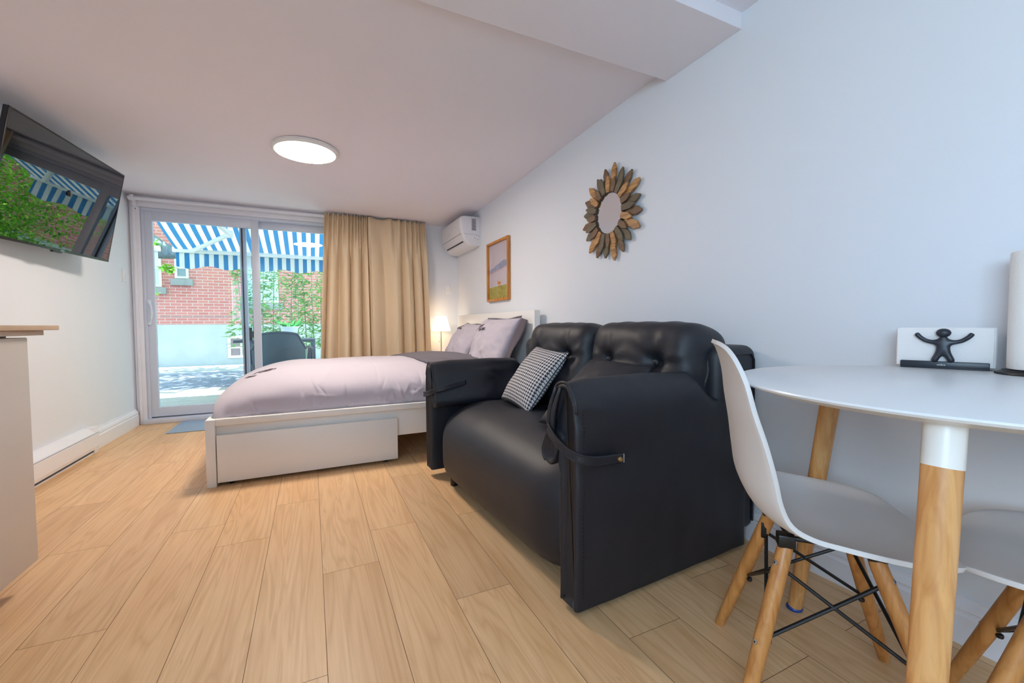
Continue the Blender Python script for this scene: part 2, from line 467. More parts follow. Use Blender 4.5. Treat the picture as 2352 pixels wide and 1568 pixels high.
M_cur = mat('beige_curtain', (232,210,176), .8, bump=.05, bscale=300, sheen=.15, spec=.25)
nt = M_cur.node_tree; pb = nt.nodes['Principled BSDF']; out = nt.nodes['Material Output']
tl = nt.nodes.new('ShaderNodeBsdfTranslucent'); tl.inputs['Color'].default_value = (*lin((214,184,140)), 1)
mx = nt.nodes.new('ShaderNodeMixShader'); mx.inputs[0].default_value = .16
nt.links.new(pb.outputs[0], mx.inputs[1]); nt.links.new(tl.outputs[0], mx.inputs[2]); nt.links.new(mx.outputs[0], out.inputs[0])
def curtain(name, label, xt0, xt1, xb0, xb1, ztop, low, topp, amp, seed):
    """low / topp: u positions of the fold crests in the drape and at the gathered heading"""
    def phase(P, u):
        for i in range(len(P)-1):
            if P[i] <= u <= P[i+1]: return i+(u-P[i])/(P[i+1]-P[i]), P[i+1]-P[i]
        return (0, P[1]-P[0]) if u < P[0] else (len(P)-1, P[-1]-P[-2])
    def fn(u, v):
        z = .012+(ztop-.012)*v
        s = 1-v
        x = (xt0+(xt1-xt0)*u)*v+(xb0+(xb1-xb0)*u)*s
        k = max(0, min(1, (v-.74)/.20)); k = k*k*(3-2*k)
        uu = u+.018*math.sin(3.1*v+seed+5*u)*s
        p1, w1 = phase(low, uu); p2, w2 = phase(topp, u)
        c1 = .5+.5*math.cos(2*PI*p1); c2 = (.5+.5*math.cos(2*PI*p2))
        head = max(0, min(1, (v-.955)/.03))
        d1 = amp*min(1.25, w1/.16)*(.8+.35*s)*c1**.85
        d2 = min(1.0, w2/.08)*.042*c2**(1.0+1.3*head)
        d = d1*(1-.75*k)+d2*k
        d += .010*s*math.sin(9*u+seed)+.004*math.sin(31*u+seed+4*v)*(1-k)
        d += .005*fnoise((u*10+seed, v*4, seed))+.0022*fnoise((u*26+seed, v*14, seed))
        x += .012*s*math.sin(14*u+seed)+.010*(1-head)*math.sin(2*PI*p1)*(1-k)
        zz = z-(.010*(1-c2) if v > .985 else 0)
        return Vector((x, YB-.106-d, zz))
    bm = NB(); grid(bm, 260, 64, fn)
    o = obj(name, bm, M_cur, solid=.0025, angle=180, origin=((xt0+xt1)/2, YB-.12, 0))
    return tag(o, label, 'curtain', 'beige curtains beside the glass door')
curtain('curtain', 'tightly gathered beige curtain panel, left one, overlapping the glass', .150, .56, .045, .565, 2.040,
        [0,.22,.50,.76,1.0], [0,.10,.20,.32,.43,.54,.63,.71,.78,.84,.90,.95,1.0], .078, 1.3)
curtain('curtain', 'wider beige curtain panel with a flat middle, right one near the table lamp', .545, 1.19, .54, 1.255, 2.034,
        [0,.09,.50,.68,.84,1.0], [0,.05,.40,.55,.65,.74,.82,.88,.93,.97,1.0], .070, 4.1)

# ------------------------------------------------------------------ switches
def switch(name, label, o, xdir, w, h):
    M = basis(o, xdir, (0,0,1))
    t = thing(name, label, 'light switch', o)
    bm = NB(); rbox(bm, (-w/2,-h/2,0), (w/2,h/2,.006), .003, M=M); obj('plate', bm, M_trim, t)
    bm = NB(); rbox(bm, (-w*.22,-h*.28,.004), (w*.22,h*.28,.010), .002, M=M); obj('rocker', bm, M_white, t)
    return t
switch('light_switch', 'white light switch on the back wall above the bedside lamp', (1.488,YB,1.31), (1,0,0), .072, .118)
switch('light_switch', 'white light switch on the left wall beside the door casing', (XL,4.735,1.328), (0,1,0), .072, .115)

# ------------------------------------------------------------------ baseboard heater
ht = thing('baseboard_heater', 'long white electric baseboard heater along the left wall', 'heater', (XL+.03,3.2,0))
bm = NB()
prof = [(.001,.03),(.062,.03),(.066,.05),(.066,.135),(.058,.15),(.030,.178),(.001,.182)]
a = [bm.verts.new((XL+p,2.2,q)) for p, q in prof]; b = [bm.verts.new((XL+p,3.955,q)) for p, q in prof]
for i in range(len(a)): bm.faces.new((a[i], a[(i+1) % len(a)], b[(i+1) % len(a)], b[i]))
bm.faces.new(a); bm.faces.new(b[::-1])
rbox(bm, (XL+.001,2.2,.0), (XL+.05,3.90,.012), .002)
obj('casing', bm, M_trim, ht, smooth=False)
bm = NB(); rbox(bm, (XL+.001,2.21,.012), (XL+.052,3.90,.03)); obj('vent_gap', bm, mat('heater_gap', (70,84,104), .6), ht, smooth=False)
bm = NB(); rbox(bm, (XL+.058,2.2,.140), (XL+.0672,3.955,.1425)); obj('top_groove', bm, mat('groove_grey', (170,176,190), .6), ht, smooth=False)
bm = NB(); rbox(bm, (XL+.001,3.90,0), (XL+.060,3.962,.184), .004); obj('end_cap', bm, M_trim, ht)

# ------------------------------------------------------------------ floor mat
bm = NB(); rbox(bm, (-1.10,4.35,.001), (-.25,4.835,.007), .003)
tag(obj('door_mat', bm, mat('grey_mat', (150,170,192), .9, bump=.2, bscale=260, var=.06, vscale=200), origin=(-.7,4.6,0)), 'thin blue-grey mat on the floor inside the glass door', 'mat')

# ------------------------------------------------------------------ ceiling lamp
M_disc = emit_mat('lamp_diffuser', (255,240,226), 54)
lz = zc(0, 3.2)
cl_ = thing('ceiling_lamp', 'round flat lit ceiling lamp with a thin white rim', 'ceiling lamp', (-.004,3.2,lz))
bm = NB(); lathe(bm, [(.19,.004),(.203,-.002),(.205,-.018),(.198,-.028),(.186,-.028),(.184,-.02)], (-.004,3.2,lz), 56); obj('rim', bm, M_white, cl_)
bm = NB(); lathe(bm, [(.1845,-.020),(.183,-.027),(.12,-.0275),(0,-.0275)], (-.004,3.2,lz), 56); obj('diffuser', bm, M_disc, cl_, label='glowing white diffuser')

# ------------------------------------------------------------------ television
tv = thing('television', 'flat black wall television tilted forward, reflecting trees and windows', 'television', (-1.257,3.36,1.627))
tv.matrix_basis = Matrix.Translation((-1.257,3.36,1.627)) @ Matrix.Rotation(math.radians(85.22),4,'Z') @ Matrix.Rotation(math.radians(10.99),4,'X') @ Matrix.Rotation(math.radians(-1.33),4,'Y')
w, h = 1.06, .616
bm = NB(); rbox(bm, (-w/2,0,-h/2), (w/2,.022,h/2), .004); rbox(bm, (-w*.36,.018,-h*.46), (w*.36,.055,h*.12), .012)
obj('back_shell', bm, M_blackp, tv, local=True)
M_scr = mat('tv_screen', (4,4,7), .012, spec=1.0)
bm = NB(); rbox(bm, (-w/2+.008,-.0016,-h/2+.014), (w/2-.008,.004,h/2-.008), .0005); obj('screen', bm, M_scr, tv, local=True, smooth=False, label='glossy dark screen')
bm = NB()
for lo, hi in (((-w/2,-.004,-h/2),(w/2,.004,-h/2+.014)), ((-w/2,-.0025,h/2-.008),(w/2,.004,h/2)), ((-w/2,-.0025,-h/2),(-w/2+.008,.004,h/2)), ((w/2-.008,-.0025,-h/2),(w/2,.004,h/2))):
    rbox(bm, lo, hi, .001)
obj('bezel', bm, mat('tv_bezel', (14,14,18), .3), tv, local=True)
bm = NB(); rbox(bm, (-.05,-.004,-h/2-.010), (.03,.012,-h/2+.002), .003); obj('sensor_bar', bm, M_blackp, tv, local=True)
bm = NB(); rbox(bm, (.012,-.0052,-h/2+.005), (.045,-.0038,-h/2+.0095)); obj('badge', bm, M_steel, tv, local=True, smooth=False, label='small silver badge on the lower bezel')
bm = NB(); tube(bm, [(-1.245,3.36,1.66),(-1.40,3.32,1.66)], .018, 10); rbox(bm, (XL,3.2,1.5), (XL+.03,3.5,1.8), .004); tube(bm, [(-1.41,3.32,1.66),(-1.30,3.30,1.64)], .02, 8)
obj('wall_mount', bm, M_black, tv)

# ------------------------------------------------------------------ kitchen cart at the left edge
ct = thing('kitchen_cart', 'pale kitchen cart on casters with a wooden top at the left edge', 'kitchen cart', (-1.12,1.5,0))
M_cart = mat('cart_paint', (210,203,196), .4)
M_ctop = wood_mat('cart_top_wood', (222,196,166), (204,174,142), .45, axis=1, scale=6)
bm = NB(); rbox(bm, (-1.40,.75,.085), (-.863,1.992,.848), .004); obj('body', bm, M_cart, ct)
bm = NB(); rbox(bm, (-1.405,.60,.872), (-.835,2.125,.889), .003); obj('top', bm, M_ctop, ct)
bm = NB(); rbox(bm, (-1.39,.72,.854), (-.862,2.088,.8715), .002); obj('leaf', bm, mat('leaf_board', (206,192,180), .5), ct)
bm = NB(); rbox(bm, (-1.39,.75,.847), (-.90,1.96,.855)); obj('slide_rail', bm, M_black, ct, smooth=False)
for (xx, yy) in ((-.92,1.70),(-1.33,1.70),(-.92,.85),(-1.33,.85)):
    bm = NB(); lathe(bm, [(.0,-.012),(.032,-.012),(.036,-.006),(.036,.006),(.032,.012),(0,.012)], (xx,yy,.036), 20, axis='x'); rbox(bm, (xx-.018,yy-.02,.04), (xx+.018,yy+.02,.087), .003)
    obj('caster', bm, M_black, ct)
bm = NB(); lathe(bm, [(0,-.042),(.006,-.040),(.018,-.030),(.026,-.012),(.027,.006),(.020,.026),(.008,.036),(.005,.041),(0,.042)], (-.888,1.765,.9155), 20, axis='y')
tag(obj('lemon', bm, mat('lemon_peel', (232,200,60), .4, bump=.2, bscale=90), angle=180, origin=(-.888,1.765,.889)), 'yellow lemon on the kitchen cart at the left edge', 'fruit')
bm = NB()
# ------------------------------------------------------------------ bed
bm.free()
bed = thing('bed', 'white wooden bed frame with drawer and lilac-grey duvet along the back', 'bed', (.5,3.6,0))
BX0, BX1, BY0, BY1 = -.53, 1.50, 2.775, 4.455
bm = NB(); rbox(bm, (BX0,BY0-.005,0), (BX0+.045,BY1+.005,.372), .003); obj('footboard', bm, M_white, bed)
bm = NB(); rbox(bm, (1.505,2.782,0), (1.553,4.56,.99), .003); obj('headboard', bm, M_white, bed)
bm = NB(); rbox(bm, (BX0+.045,BY0,.337), (BX1+.006,BY0+.055,.372), .002); rbox(bm, (BX0+.045,BY0+.028,.165), (BX1+.006,BY0+.05,.338), .001)
obj('side_rail', bm, M_white, bed)
bm = NB(); rbox(bm, (BX0+.045,BY1-.055,.337), (BX1+.006,BY1,.372), .002); rbox(bm, (BX0+.045,BY1-.045,.165), (BX1+.006,BY1-.018,.338), .001)
obj('side_rail', bm, M_white, bed)
bm = NB(); rbox(bm, (BX0+.045,BY0+.055,.25), (BX1,BY1-.055,.285)); obj('slat_base', bm, M_white, bed, smooth=False)
bm = NB(); rbox(bm, (BX0+.05,BY0-.006,.022), (.492,BY0+.014,.285), .002); rbox(bm, (BX0+.06,BY0+.012,.03), (.48,BY0+.60,.16), .002)
dw = obj('drawer', bm, M_white, bed)
for xx in (-.42,.42):
    bm = NB(); lathe(bm, [(0,-.01),(.014,-.01),(.014,.01),(0,.01)], (xx,BY0+.035,.0142), 14, axis='x'); obj('wheel', bm, M_blackp, dw)
bm = NB(); rbox(bm, (BX0+.20,BY0+.10,.285), (BX1,BY1-.10,.44), .05, 4); obj('mattress', bm, mat('mattress_cotton', (220,216,218), .8), bed)

YC = (BY0+BY1)/2
def duvet_z(x, y):
    """top height of the duvet"""
    tx = max(0.0, min(1.0, (x+.535)/.55))
    hx = (1-(1-tx)**2.3)**.62
    v = abs(y-YC)/(.81)
    hv = max(0.0, 1-v**3.2)**.5
    return .375+.232*hx*hv
_rc = random.Random(5)
CREASES = []
for _k in range(64):
    cx_ = _rc.choice((_rc.uniform(-.35,1.15), _rc.uniform(.25,1.15), _rc.uniform(.55,1.15))); cz_ = _rc.uniform(.385,.57)
    an_ = PI/2+_rc.gauss(0,.55); ln_ = _rc.uniform(.03,.09)
    CREASES.append((cx_-math.cos(an_)*ln_, cz_-math.sin(an_)*ln_*.8, cx_+math.cos(an_)*ln_, cz_+math.sin(an_)*ln_*.8, _rc.uniform(.005,.011), _rc.uniform(.003,.0075)*_rc.choice((1,1,-1))))
for cx_, cz_ in ((.02,.385),(.20,.385),(.62,.39),(.88,.388)):
    CREASES.append((cx_-.03, cz_+.035, cx_, cz_-.02, .006, -.005)); CREASES.append((cx_+.025, cz_+.03, cx_, cz_-.02, .007, .005))
def crease(x, z):
    r = 0.0
    for x0, z0, x1, z1, w, h in CREASES:
        if x < min(x0,x1)-.04 or x > max(x0,x1)+.04: continue
        dx, dz = x1-x0, z1-z0; L2 = dx*dx+dz*dz
        t = max(0, min(1, ((x-x0)*dx+(z-z0)*dz)/L2)); d = math.hypot(x-x0-dx*t, z-z0-dz*t)
        r += h*math.exp(-(d/w)**2)*math.sin(PI*(.12+.76*t))
    return r
def sgnp(a, p): return math.copysign(abs(a)**p, a)
def duvet_pt(u, v, off=0.0):
    """u along x (foot 0 -> head 1), v across (0 near edge -> 1 far edge)"""
    x = -.488+(1.22+.488)*u
    t = (v-.5)*PI
    tx = min(1.0, max(0, (x+.490)/.50))
    hx = max(0.0, 1-(1-tx)**2.6)**.46
    half = .795-.012*(1-hx)
    y = YC+half*sgnp(math.sin(t), .62)
    z = .366+(.238*hx+.004)*max(0, math.cos(t))**.56
    k = max(0, math.cos(t))
    wr = .007*fnoise((x*3.2, y*3.1, 2.0))+.0035*fnoise((x*8, y*8, z*4))
    # drape wrinkles on the near side
    side = max(0, 1-k*1.7)
    wr += side*(.012*math.sin(17*x+26*z+4*fnoise((x*3,z*7,1)))*max(0, .25+.9*fnoise((x*2.3+3,z*3,5))) + .006*math.sin(41*x-20*z+5*fnoise((x*5,z*6,9)))*max(0, .2+fnoise((x*3.1,z*2,7))))
    y += math.copysign(wr*side*1.3, math.sin(t))
    if t < 0: y -= crease(x, z)*min(1, side*2+.25); z += crease(x, z)*.5*(1-min(1, side))
    z += wr*k
    if hx < .85:   # gathered folds round the foot corner
        y += .010*math.sin(30*z+14*x)*(1-hx)*side
    x2 = x - .055*math.sin(PI*min(1, max(0, (z-.366)/.23)))*(1-tx)**2
    p = Vector((x2, y, z))
    return p+Vector((0,0,off))
bm = NB(); grid(bm, 330, 130, lambda u, v: duvet_pt(u, v*.999+.0005))
# close the foot end
obj('duvet', bm, M_lilac, bed, angle=180, solid=.004)
# turned-back charcoal lining near the pillows
def fold_pt(u, v):
    v2 = .14+.80*v
    p = duvet_pt(.72+.275*u + .05*(1-v)*(1-u)-.055*v*(1-u), v2)
    e = min(1, u*6, (1-u)*6)
    p.z += .012+.022*math.sin(PI*min(1, u*1.1))*(.6+.4*fnoise((u*5, v*6, 3)))+.006*math.sin(9*v+4*u)
    return p
bm = NB(); grid(bm, 40, 60, fold_pt); obj('duvet_lining', bm, M_char, bed, angle=180, solid=.012, label='dark charcoal lining turned back over the duvet')
# embroidery near the foot
bm = NB()
def on_duvet(x, y, off=.003):
    # find (u,v) by search on the parametric surface
    u = (x+.488)/1.708; lo_, hi_ = .02, .98
    for _ in range(30):
        m_ = (lo_+hi_)/2
        if duvet_pt(u, m_).y > y: hi_ = m_
        else: lo_ = m_
    q = duvet_pt(u, (lo_+hi_)/2)
    return q+Vector((-.001,-.001,off))
ex, ey = -.265, 3.30
for k in range(7):
    ang = 2*PI*k/7
    for rad, sz in ((.016,.011),(.036,.016)):
        pts = []
        for j in range(11):
            a = ang+(rad*9)+2*PI*j/10
            pts.append(on_duvet(ex+rad*math.cos(ang+rad*9)+sz*math.cos(a), ey+(rad*math.sin(ang+rad*9)+sz*math.sin(a))*1.2))
        tube(bm, pts, .0010, 5)
for s0, s1, R_ in ((2.1,3.5,.075),(2.2,3.3,.088)):
    tube(bm, [on_duvet(ex+R_*math.cos(s0+(s1-s0)*j/14)*.9, ey+R_*math.sin(s0+(s1-s0)*j/14)*1.3) for j in range(15)], .0011, 5)
for k in range(8):
    a = 3.4+.11*k
    tube(bm, [on_duvet(ex+.10*math.cos(a)*.9, ey+.10*math.sin(a)*1.3), on_duvet(ex+.125*math.cos(a)*.9, ey+.125*math.sin(a)*1.3)], .0013, 5)
obj('embroidery', bm, M_ink, bed, label='dark rose embroidery on the duvet foot')

# ------------------------------------------------------------------ pillows
def pillow_bm(w, h, T, pinch=.10, seed=0.0, n=36, wr=.006, flange=0.0):
    """local: x width, z height, y thickness; front at -y. returns bm + surface fn"""
    def sf(a, b, side):
        e = max(0.0, (1-a*a))*max(0.0, (1-b*b))
        t = T/2*e**.47
        px = a*(1-pinch*(1-b*b)*abs(a)**2)*w/2
        pz = b*(1-pinch*(1-a*a)*abs(b)**2)*h/2
        wv = wr*fnoise((a*2.6+seed, b*2.6, side+seed))*min(1, e*6)
        # radiating creases at the corners
        c = max(0, abs(a*b)-.35)
        wv += wr*.5*math.sin(18*(abs(a)-abs(b))+seed)*c*min(1, e*8)+wr*.35*fnoise((a*6+seed, b*6+2*a, side*2+seed))*min(1, e*6)
        return Vector((px, side*(t+wv), pz))
    bm = NB(); L = bm.loops.layers.uv.verify()
    for side in (-1, 1):
        vs = [[bm.verts.new(sf(-1+2*i/(n-1), -1+2*j/(n-1), side)) for j in range(n)] for i in range(n)]
        for i in range(n-1):
            for j in range(n-1):
                f = bm.faces.new((vs[i][j], vs[i+1][j], vs[i+1][j+1], vs[i][j+1])); f.material_index = 0 if side < 0 else 1
                for lp, (p, q) in zip(f.loops, ((i,j),(i+1,j),(i+1,j+1),(i,j+1))): lp[L].uv = (p/(n-1), q/(n-1))
    bmesh.ops.remove_doubles(bm, verts=bm.verts, dist=1e-5)
    return bm, sf

SCRIPT = {  # cursive strokes, unit height 1
 'A': ([[(0,0),(.25,.6),(.45,1.15),(.48,.6),(.5,0),(.6,-.02)],[(.12,.42),(.5,.45)]], .62),
 'l': ([[(0,0),(.18,.5),(.30,1.1),(.22,1.15),(.17,.8),(.18,.15),(.26,-.02),(.34,.08)]], .34),
 'i': ([[(0,.08),(.1,.42),(.11,.1),(.18,-.02),(.26,.08)],[(.12,.62),(.135,.65)]], .26),
 'n': ([[(0,.08),(.06,.42),(.08,0),(.14,.3),(.24,.42),(.29,.3),(.28,.05),(.35,-.02),(.43,.08)]], .43),
}
def script_strokes(word, size):
    x = 0; out = []
    for ch in word:
        st, adv = SCRIPT[ch]
        for s in st: out.append([((x+p)*size*1.75, q*size) for p, q in s])
        x += adv
    return out, x*size
def smooth_path(pts, n=5):
    P = [Vector((p[0], p[1], 0)) for p in pts]; out = []
    for i in range(len(P)-1):
        p0 = P[max(0, i-1)]; p1 = P[i]; p2 = P[i+1]; p3 = P[min(len(P)-1, i+2)]
        for k in range(n):
            t = k/n
            out.append(.5*((2*p1)+(-p0+p2)*t+(2*p0-5*p1+4*p2-p3)*t*t+(-p0+3*p1-3*p2+p3)*t**3))
    out.append(P[-1]); return out

def bed_pillow(label, M, seed, text_at, w=.66, h=.46, T=.22):
    t = bpy.data.objects.new('pillow', None); COL.objects.link(t); t.matrix_basis = M
    tag(t, label, 'pillow', 'pillows at the head of the bed')
    bm, sf = pillow_bm(w, h, T, .07, seed, 56, .022)
    obj('pillowcase', bm, [M_lilac, M_char], t, local=True, angle=180)
    # charcoal flange along the top and the near end
    bm = NB()
    pts = [(-1+2*i/40, 1) for i in range(41)]
    def rim(a, b): return sf(a, b, -1)
    def fl(u, v):
        a = -1+2*u; p = rim(a, 1.0); return p+Vector((0, .004+.008*math.sin(10*u+seed), .018*v))
    grid(bm, 40, 3, fl)
    def fl2(u, v):
        b = -1+2*u; p = rim(1.0, b); return p+Vector((.075*v, .02*v+.012*math.sin(8*u+seed)*v, -.01*v))
    grid(bm, 40, 5, fl2)
    obj('flange', bm, M_char, t, local=True, angle=180, solid=.003, label='dark charcoal flange')
    bm = NB(); st, W_ = script_strokes('Allinn', .055)
    for s in st:
        pp = []
        for q in smooth_path(s):
            a = (q.x+text_at[0])/(w/2); b = (q.y+text_at[1])/(h/2)
            a = max(-.98, min(.98, a)); b = max(-.98, min(.98, b))
            pp.append(sf(a, b, -1)+Vector((0,-.0026,0)))
        tube(bm, pp, .0013, 5)
    obj('stitched_name', bm, M_ink, t, local=True, label='stitched script word')
    return t
def pose(center, xdir, updir):
    x = Vector(xdir).normalized(); z = Vector(updir); z = (z-x*z.dot(x)).normalized(); y = z.cross(x)
    M = Matrix((x, y, z)).transposed().to_4x4(); M.translation = Vector(center); return M
# local x runs toward the camera side (-y world), front (-y local) faces -x world
bed_pillow('lilac pillow with stitched script nearest the sofa, charcoal back showing', pose((1.345,3.22,.725), (.03,-1,0), (.42,0,.9)), 1.7, (-.205,.075))
bed_pillow('lilac pillow nearest the table lamp, partly behind the other pillow', pose((1.36,3.98,.700), (-.06,-1,-.03), (.55,0,.83)), 5.2, (-.19,.10))

# ------------------------------------------------------------------ bedside table and lamp
bt = thing('bedside_table', 'small white bedside table in the corner behind the bed', 'table', (1.37,4.73,0))
bm = NB(); rbox(bm, (1.18,4.58,.49), (1.56,4.875,.515), .004); obj('top', bm, M_white, bt)
for xx in (1.20,1.54):
    for yy in (4.60,4.855):
        bm = NB(); rbox(bm, (xx-.015,yy-.015,0), (xx+.015,yy+.015,.49), .003); obj('leg', bm, M_white, bt)
lp = thing('table_lamp', 'lit bedside lamp with pleated white shade and slim brass stem', 'table lamp', (1.352,4.75,.515))
LX, LY = 1.352, 4.75
bm = NB(); lathe(bm, [(.055,0),(.06,.004),(.058,.010),(.03,.018),(.010,.024),(.008,.03)], (LX,LY,.515), 32); obj('base', bm, M_nickel, lp)
bm = NB(); tube(bm, [(LX,LY,.535),(LX,LY,.83)], .0058, 12); lathe(bm, [(.005,0),(.012,.006),(.012,.018),(.005,.024)], (LX,LY,.56), 16); obj('stem', bm, M_nickel, lp)
bm = NB(); tube(bm, [(LX-.026,LY-.01,.82),(LX-.026,LY-.01,.70)], .0008, 5); lathe(bm, [(0,-.008),(.005,-.004),(.005,.004),(0,.008)], (LX-.026,LY-.01,.695), 10); obj('pull_chain', bm, M_nickel, lp)
SM = bpy.data.materials.new('pleated_shade'); SM.use_nodes = True
nt = SM.node_tree; pb = nt.nodes['Principled BSDF']; pb.inputs['Base Color'].default_value = (.85,.82,.76,1); pb.inputs['Roughness'].default_value = .8
pb.inputs['Emission Color'].default_value = (1,.80,.56,1); pb.inputs['Emission Strength'].default_value = 1.25
bm = NB(); lathe(bm, [(.106,.815),(.104,.83),(.083,.90),(.064,.975),(.0635,.985)], (LX,LY,0), 96, wob=lambda a: 1+.02*math.cos(48*a))
bm.faces.ensure_lookup_table()
for f in [f for f in bm.faces if len(f.verts) > 4]: bm.faces.remove(f)
obj('lamp_shade', bm, SM, lp, solid=.0015, label='glowing pleated white shade')
bm = NB(); lathe(bm, [(0,.0),(.012,.004),(.028,.03),(.030,.05),(.018,.075),(0,.085)], (LX,LY,.845), 20); obj('bulb', bm, emit_mat('warm_bulb', (255,206,146), 14), lp)

# ------------------------------------------------------------------ air conditioner
ac = thing('air_conditioner', 'white wall-mounted air conditioner high in the back right corner', 'air conditioner', (XR,4.40,1.84))
AY0, AY1 = 4.125, 4.82
M_ac = mat('ac_white', (226,226,230), .3)
prof = [(0,.004),(.06,0),(.105,.006),(.145,.030),(.178,.072),(.199,.118),(.209,.160),(.214,.21),(.214,.262),(.209,.285),(.196,.297),(.172,.302),(0,.303)]
bm = NB(); rows = []
yy_ = [(AY0,.86),(AY0+.003,.91),(AY0+.010,.955),(AY0+.022,.985),(AY0+.04,1.0),(AY1-.04,1.0),(AY1-.022,.985),(AY1-.010,.955),(AY1-.003,.91),(AY1,.86)]
for y, s in yy_:
    rows.append([bm.verts.new((XR-.001-p*(s if p > .1 else 1), y, 1.69+.15+(q-.15)*(s*.25+.75))) for p, q in prof])
for i in range(len(rows)-1):
    for k in range(len(prof)): bm.faces.new((rows[i][k], rows[i][(k+1) % len(prof)], rows[i+1][(k+1) % len(prof)], rows[i+1][k]))
bm.faces.new(rows[0]); bm.faces.new(rows[-1][::-1])
obj('housing', bm, M_ac, ac, angle=60)
bm = NB(); rbox(bm, (XR-.2015,AY0+.022,1.8065), (XR-.190,AY1-.022,1.8105)); rbox(bm, (XR-.172,AY0-.0006,1.8075), (XR-.058,AY0+.004,1.8095)); obj('panel_line', bm, mat('ac_gap', (120,118,128), .6), ac, smooth=False)
bm = NB(); M_ = basis((XR-.1615,(AY0+AY1)/2,1.7405), (0,1,0), Vector((-.033,0,.042))); rbox(bm, (-.28,-.007,-.004), (.28,.007,.004), M=M_); obj('air_slot', bm, M_black, ac, smooth=False, label='dark air outlet slot')
bm = NB(); rbox(bm, (XR-.092,AY0-.0012,1.848), (XR-.043,AY0+.02,1.968)); lb = obj('rating_label', bm, mat('label_grey', (168,164,170), .6), ac, smooth=False, label='grey rating label')
bm = NB()
for k in range(9):
    zz = 1.855+k*.0122; rbox(bm, (XR-.088+.004*(k % 3),AY0-.0017,zz), (XR-.048-.006*((k*2) % 3),AY0-.001,zz+.003))
obj('label_lines', bm, mat('label_ink', (60,58,66), .6), lb, smooth=False)
bm = NB()
for a0 in (.3, 1.5, 3.2, 4.6):
    tube(bm, [(XR-.034+.024*math.cos(a0+.1*j), AY0+.0005, 1.782+.024*math.sin(a0+.1*j)) for j in range(8)], .0018, 6)
obj('side_marks', bm, M_blackp, ac)
bm = NB(); tube(bm, [(XR-.2115,4.50,1.872),(XR-.2115,4.488,1.884),(XR-.2115,4.498,1.892),(XR-.2115,4.512,1.880),(XR-.2115,4.505,1.866)], .0016, 6); obj('emblem', bm, M_blackp, ac)
bm = NB()
tube(bm, [(XR-.2140-.0012,4.20+.42*j/20, 1.845+.062*math.exp(-((j-6)/5.0)**2)) for j in range(21)], .0011, 5)
obj('embossed_wave', bm, mat('emboss', (205,202,210), .4), ac)
bm = NB(); rbox(bm, (XR-.128,4.62,1.7085), (XR-.112,4.65,1.722)); obj('energy_sticker', bm, mat('yellow_sticker', (214,206,110), .6), ac, smooth=False)

# ------------------------------------------------------------------ framed print
pf = thing('framed_print', 'orange wooden frame with a mountain, meadow and small deer above the bed', 'picture', (XR,3.62,1.39))
M_pfr = wood_mat('orange_frame_wood', (206,140,62), (178,108,40), .4, axis=2, scale=8)
PY0, PY1, PZ0, PZ1 = 3.39, 3.885, 1.105, 1.665
FX = XR-.030
bm = NB(); t = .022
rbox(bm, (FX,PY0,PZ0), (XR-.002,PY0+t,PZ1), .002); rbox(bm, (FX,PY1-t,PZ0), (XR-.002,PY1,PZ1), .002)
rbox(bm, (FX,PY0+t,PZ0), (XR-.002,PY1-t,PZ0+t), .002); rbox(bm, (FX,PY0+t,PZ1-t), (XR-.002,PY1-t,PZ1), .002)
obj('frame', bm, M_pfr, pf)
M_print = [mat('print_sky', (206,196,208), .5, var=.05, vscale=4), mat('print_mountain', (150,158,190), .6, var=.18, vscale=30), mat('print_haze', (206,180,186), .6, var=.1, vscale=30), mat('print_meadow', (168,160,76), .7, var=.35, vscale=45), mat('print_deer', (214,140,52), .6)]
bm = NB(); X = XR-.008
def pt(u, v, o=0.0): return Vector((X-o, PY1-t-(PY1-PY0-2*t)*u, PZ0+t+(PZ1-PZ0-2*t)*v))   # u: left->right as seen
poly(bm, [pt(0,0), pt(1,0), pt(1,1), pt(0,1)], 0)
top = [(0,.545),(.12,.565),(.25,.575),(.36,.61),(.48,.618),(.60,.645),(.75,.665),(.88,.655),(1,.645)]
bot = [(1,.565),(.85,.55),(.7,.53),(.55,.522),(.4,.51),(.2,.495),(0,.48)]
poly(bm, [pt(u, v, .0004) for u, v in top+bot], 1)
poly(bm, [pt(u, v, .0004) for u, v in ((1,.565),(.7,.53),(.4,.51),(0,.48),(0,.445),(.3,.47),(.6,.49),(1,.54))], 2)
poly(bm, [pt(u, v, .0006) for u, v in ((0,0),(1,0),(1,.235),(.75,.225),(.5,.232),(.25,.222),(0,.215))], 3)
for P_ in ([(.44,.255),(.58,.25),(.62,.285),(.58,.305),(.48,.30),(.45,.315),(.44,.295)], [(.45,.30),(.485,.305),(.46,.335),(.425,.325)], [(.46,.255),(.475,.255),(.475,.225),(.46,.225)], [(.56,.255),(.575,.255),(.575,.225),(.56,.225)], [(.425,.325),(.432,.327),(.428,.358),(.42,.355)], [(.445,.333),(.452,.335),(.452,.36),(.444,.36)]):
    poly(bm, [pt(u, v, .0008) for u, v in P_], 4)
obj('print', bm, M_print, pf, smooth=False)
bm = NB(); rbox(bm, (FX+.008,PY0+t-.003,PZ0+t-.003), (FX+.0095,PY1-t+.003,PZ1-t+.003)); obj('glazing', bm, glass_mat('print_glass', (1,1,1), .05), pf, smooth=False)

